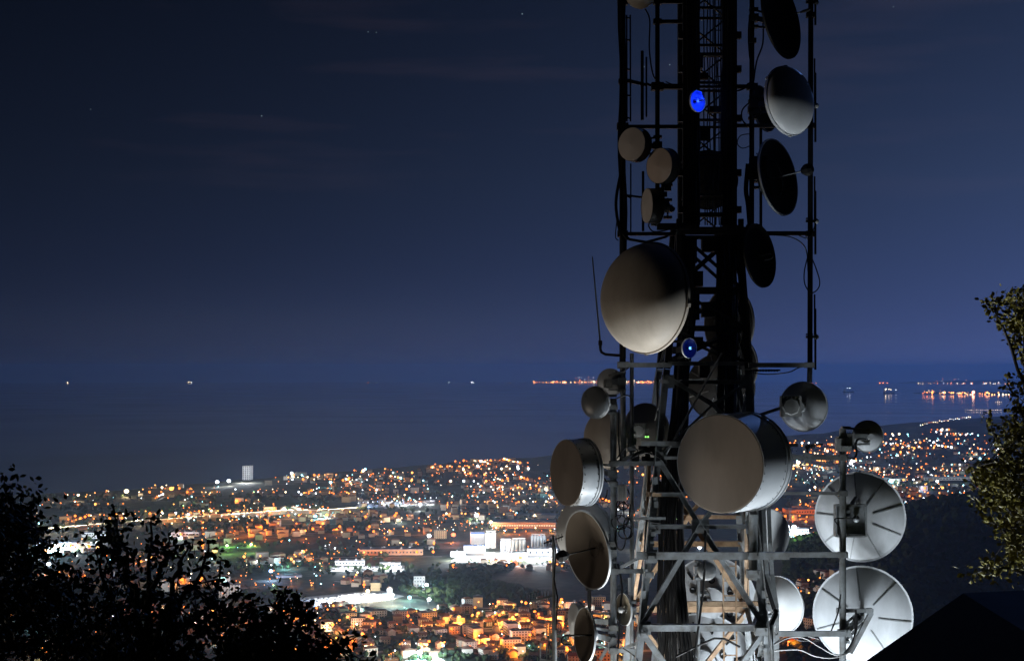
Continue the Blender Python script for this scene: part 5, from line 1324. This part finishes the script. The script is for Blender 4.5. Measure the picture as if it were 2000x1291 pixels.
oak('low dark oak at the right end of the left group', foot(560, 17.5), (540, 1380, 17.5),
    [[(545,1260),(548,1190),(556,1148)], [(520,1270),(500,1210),(492,1175)], [(570,1260),(590,1210),(598,1185)], [(590,1300),(650,1265),(700,1240)], [(500,1310),(460,1270),(440,1240)], [(600,1320),(640,1290),(668,1265)], [(560,1240),(575,1190),(580,1168)], [(630,1330),(700,1310),(690,1300)]],
    Env([(420,1240),(452,1170),(470,1168),(500,1180),(512,1160),(536,1150),(548,1138),(570,1160),(590,1180),(606,1196),(612,1230),(640,1262),(690,1240),(706,1236),(718,1265),(740,1280),(760,1300)], 110, 5.7, -.2, holes=((480,1205,9,.1),(541,1214,10,.05),(580,1235,10,.2),(510,1250,9,.2)), freq=.035), 130, leaf_dark, 1.2, per=16, crad=.2, seed=13)
# right oak, its lit olive tone put into the leaf colour
def rside(x, y): return 0
class EnvR:
    def __init__(s, edge, seed): s.edge = edge; s.seed = seed; s.box = (1870, 540, 2120, 1180)
    def __call__(s, x, y):
        e = tabl(s.edge, y)
        if x < e+4: return 0
        u = min(1, (x-e)/38); n = noise.noise(Vector((x*.03, y*.03, s.seed)))
        if y > 1085 and x > 1900: u = min(u, max(0, (1150-y)/60))*1.2
        return max(0, min(1, -.15+u*.9+n*1.5*(1-.6*u)))
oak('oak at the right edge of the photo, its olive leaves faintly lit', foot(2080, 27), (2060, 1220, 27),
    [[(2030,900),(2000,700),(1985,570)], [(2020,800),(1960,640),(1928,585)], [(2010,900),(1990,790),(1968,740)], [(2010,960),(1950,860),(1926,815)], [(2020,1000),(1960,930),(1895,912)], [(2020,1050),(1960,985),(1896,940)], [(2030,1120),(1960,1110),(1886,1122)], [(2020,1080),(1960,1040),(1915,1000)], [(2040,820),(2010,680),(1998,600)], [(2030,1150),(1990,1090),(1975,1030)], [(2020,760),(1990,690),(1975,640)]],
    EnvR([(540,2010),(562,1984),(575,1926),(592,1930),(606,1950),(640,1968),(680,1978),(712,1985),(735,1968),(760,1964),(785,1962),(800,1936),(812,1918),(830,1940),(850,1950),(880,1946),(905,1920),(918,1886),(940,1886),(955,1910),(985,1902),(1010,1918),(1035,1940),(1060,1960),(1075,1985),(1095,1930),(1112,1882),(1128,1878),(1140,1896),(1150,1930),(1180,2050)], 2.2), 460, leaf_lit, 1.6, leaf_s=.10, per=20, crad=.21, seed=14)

# ================================================================ the black roof in the corner
tar = pm('black roofing felt', (.004,.004,.004), .95, 0, .4, 4, .2, spec=.03)
bd0, bd1 = 11.0, 15.5
root = empty('shed_building', Vector((4.2, 13, gz(4.2, 13))), 'black roofed shed filling the lower right corner', 'building')
A = P(1690, 1291, bd1); B = P(1881, 1158, bd1); C = P(2240, 1140, bd1); A2 = P(1500, 1424, bd1)
sh = Vector((.25, bd1-bd0, .0)); A2, A, B, C = [q-sh for q in (A2, A, B, C)]
mb = MB()
top = [A2, A, B, C]
for a, b in zip(top, top[1:]):
    n = Vector((0,0,-.12)); vs = [a, b, b+sh, a+sh, a+n, b+n, b+sh+n, a+sh+n]
    mb.add(vs, [(0,1,2,3),(7,6,5,4),(0,4,5,1),(3,2,6,7),(0,3,7,4),(1,5,6,2)])
mb.build('roof', tar, root, smooth=False)
mb = MB(); zb = gz(4.2, 13)-1
q0 = [Vector((p.x+(.15 if i == 0 else 0), bd0+.12, p.z-.13)) for i, p in enumerate(top)]; q1 = [p+Vector((sh.x, bd1-bd0-.24, 0)) for p in q0]
n = len(q0); vs = q0+[Vector((p.x, p.y, zb)) for p in q0]+q1+[Vector((p.x, p.y, zb)) for p in q1]; fs = []
for i in range(n-1):
    fs += [(i, n+i, n+i+1, i+1), (2*n+i, 2*n+i+1, 3*n+i+1, 3*n+i)]
fs += [(0, 2*n, 3*n, n), (n-1, 2*n-1, 4*n-1, 3*n-1)]
mb.add(vs, fs); mb.build('wall', tar, root, smooth=False)
mb = MB()
for a, b in zip(top, top[1:]): mb.bar(a+Vector((0,-.03,-.06)), b+Vector((0,-.03,-.06)), .05, .16, (0,0,1))
mb.build('barge_board', tar, root, smooth=False)

# ================================================================ lamps that light the tower
def floodlight(p, aim, label, color, watts, angle, blend=.35, rad=.12):
    t = empty('site_floodlight', p, label, 'floodlight'); d = (Vector(aim)-Vector(p)).normalized(); mb = MB()
    p = Vector(p)
    mb.lathe(p-d*.05, d, [(0,-.16),(.12,-.14),(.22,0),(.24,.0),(.22,-.01)], 20); mb.build('housing', dark_steel, t)
    mb = MB(); mb.lathe(p-d*.045, d, [(.2,0),(0,0)], 20); mb.build('lens', em('flood lens', (1,1,1), 20), t)
    zg = gz(p.x, p.y); mb = MB(); mb.tube([p-d*.2, Vector((p.x, p.y+.02, p.z-.35)), Vector((p.x, p.y+.02, zg-.2))], .04, 8); mb.build('stake', dark_steel, t)
    l = bpy.data.lights.new('flood', 'SPOT'); l.color = color; l.energy = watts; l.spot_size = R(angle); l.spot_blend = blend; l.shadow_soft_size = rad
    o = bpy.data.objects.new('flood', l); col.objects.link(o); o.parent = t; o.location = d*.05; o.rotation_euler = d.to_track_quat('-Z', 'Y').to_euler()
floodlight(P(1585, 1720, 28.3), P(1560, 700, 30.2), 'white floodlight on the slope below the lower right dishes', (.86,.94,1.0), 3900, 120, .5, .7)
floodlight(P(1155, 1710, 29.05), P(1262, 700, 28.9), 'white floodlight on the slope below the left dishes', (1.0,.95,.84), 2700, 84, .6, .8)
floodlight(P(1370, 1900, 26.6), P(1375, 1360, 29.5), 'white floodlight on the slope aimed at the foot of the tower', (.9,.95,1.0), 1500, 44, .7, .3)
# the warm yard lamp out of the frame on the left
t = empty('yard_lamp', Vector((-21, 27, gz(-21, 27)-0)), 'warm yard lamp on a post left of the frame', 'street lamp')
mb = MB(); p0 = Vector((-21, 27, gz(-21, 27)-0)); mb.tube([p0, p0+Vector((0,0,3.6))], [.08,.05], 8); mb.build('post', lamp_steel, t)
mb = MB(); mb.ball(p0+Vector((0,0,3.8)), .2, 8); mb.build('lamp', em('warm lamp', (1,.75,.5), 20), t)
l = bpy.data.lights.new('warm_lamp', 'POINT'); l.color = (1,.85,.70); l.energy = 2100; l.shadow_soft_size = 3.0
o = bpy.data.objects.new('warm_lamp', l); col.objects.link(o); o.parent = t; o.location = (0, 0, 3.8)
o.location.z += .25
# added unseen blue sun lamp, low right, to brighten the haze
sl = bpy.data.lights.new('haze_fill', 'SUN'); sl.energy = .39; sl.angle = R(.5); sl.color = (.17,.35,1)
so = bpy.data.objects.new('haze_fill', sl); col.objects.link(so)
md = Vector((math.sin(R(25))*math.cos(R(20)), math.cos(R(25))*math.cos(R(20)), math.sin(R(20))))
so.rotation_euler = md.to_track_quat('Z', 'Y').to_euler(); so.location = (60, 130, 420)
# the air: one even haze box round the whole scene, the sky outside it
mb = MB(); mb.box((0, 50000, (425-1300)/2), 260000, 108000, 425+1300)
hz = bpy.data.materials.new('night air'); hz.use_nodes = True; nt = hz.node_tree; nt.nodes.remove(nt.nodes['Principled BSDF'])
pv = nt.nodes.new('ShaderNodeVolumePrincipled'); pv.inputs['Color'].default_value = (.55,.76,1,1); pv.inputs['Density'].default_value = HAZE; pv.inputs['Anisotropy'].default_value = .6
nt.links.new(pv.outputs[0], nt.nodes['Material Output'].inputs['Volume'])
tag(mb.build('haze', hz, org=(0,0,0), smooth=False), 'thin blue night haze over the plain and the sea', 'haze', kind='stuff')
# strip the builder's scratch property
for o in scene.objects:
    if 'org' in o: del o['org']
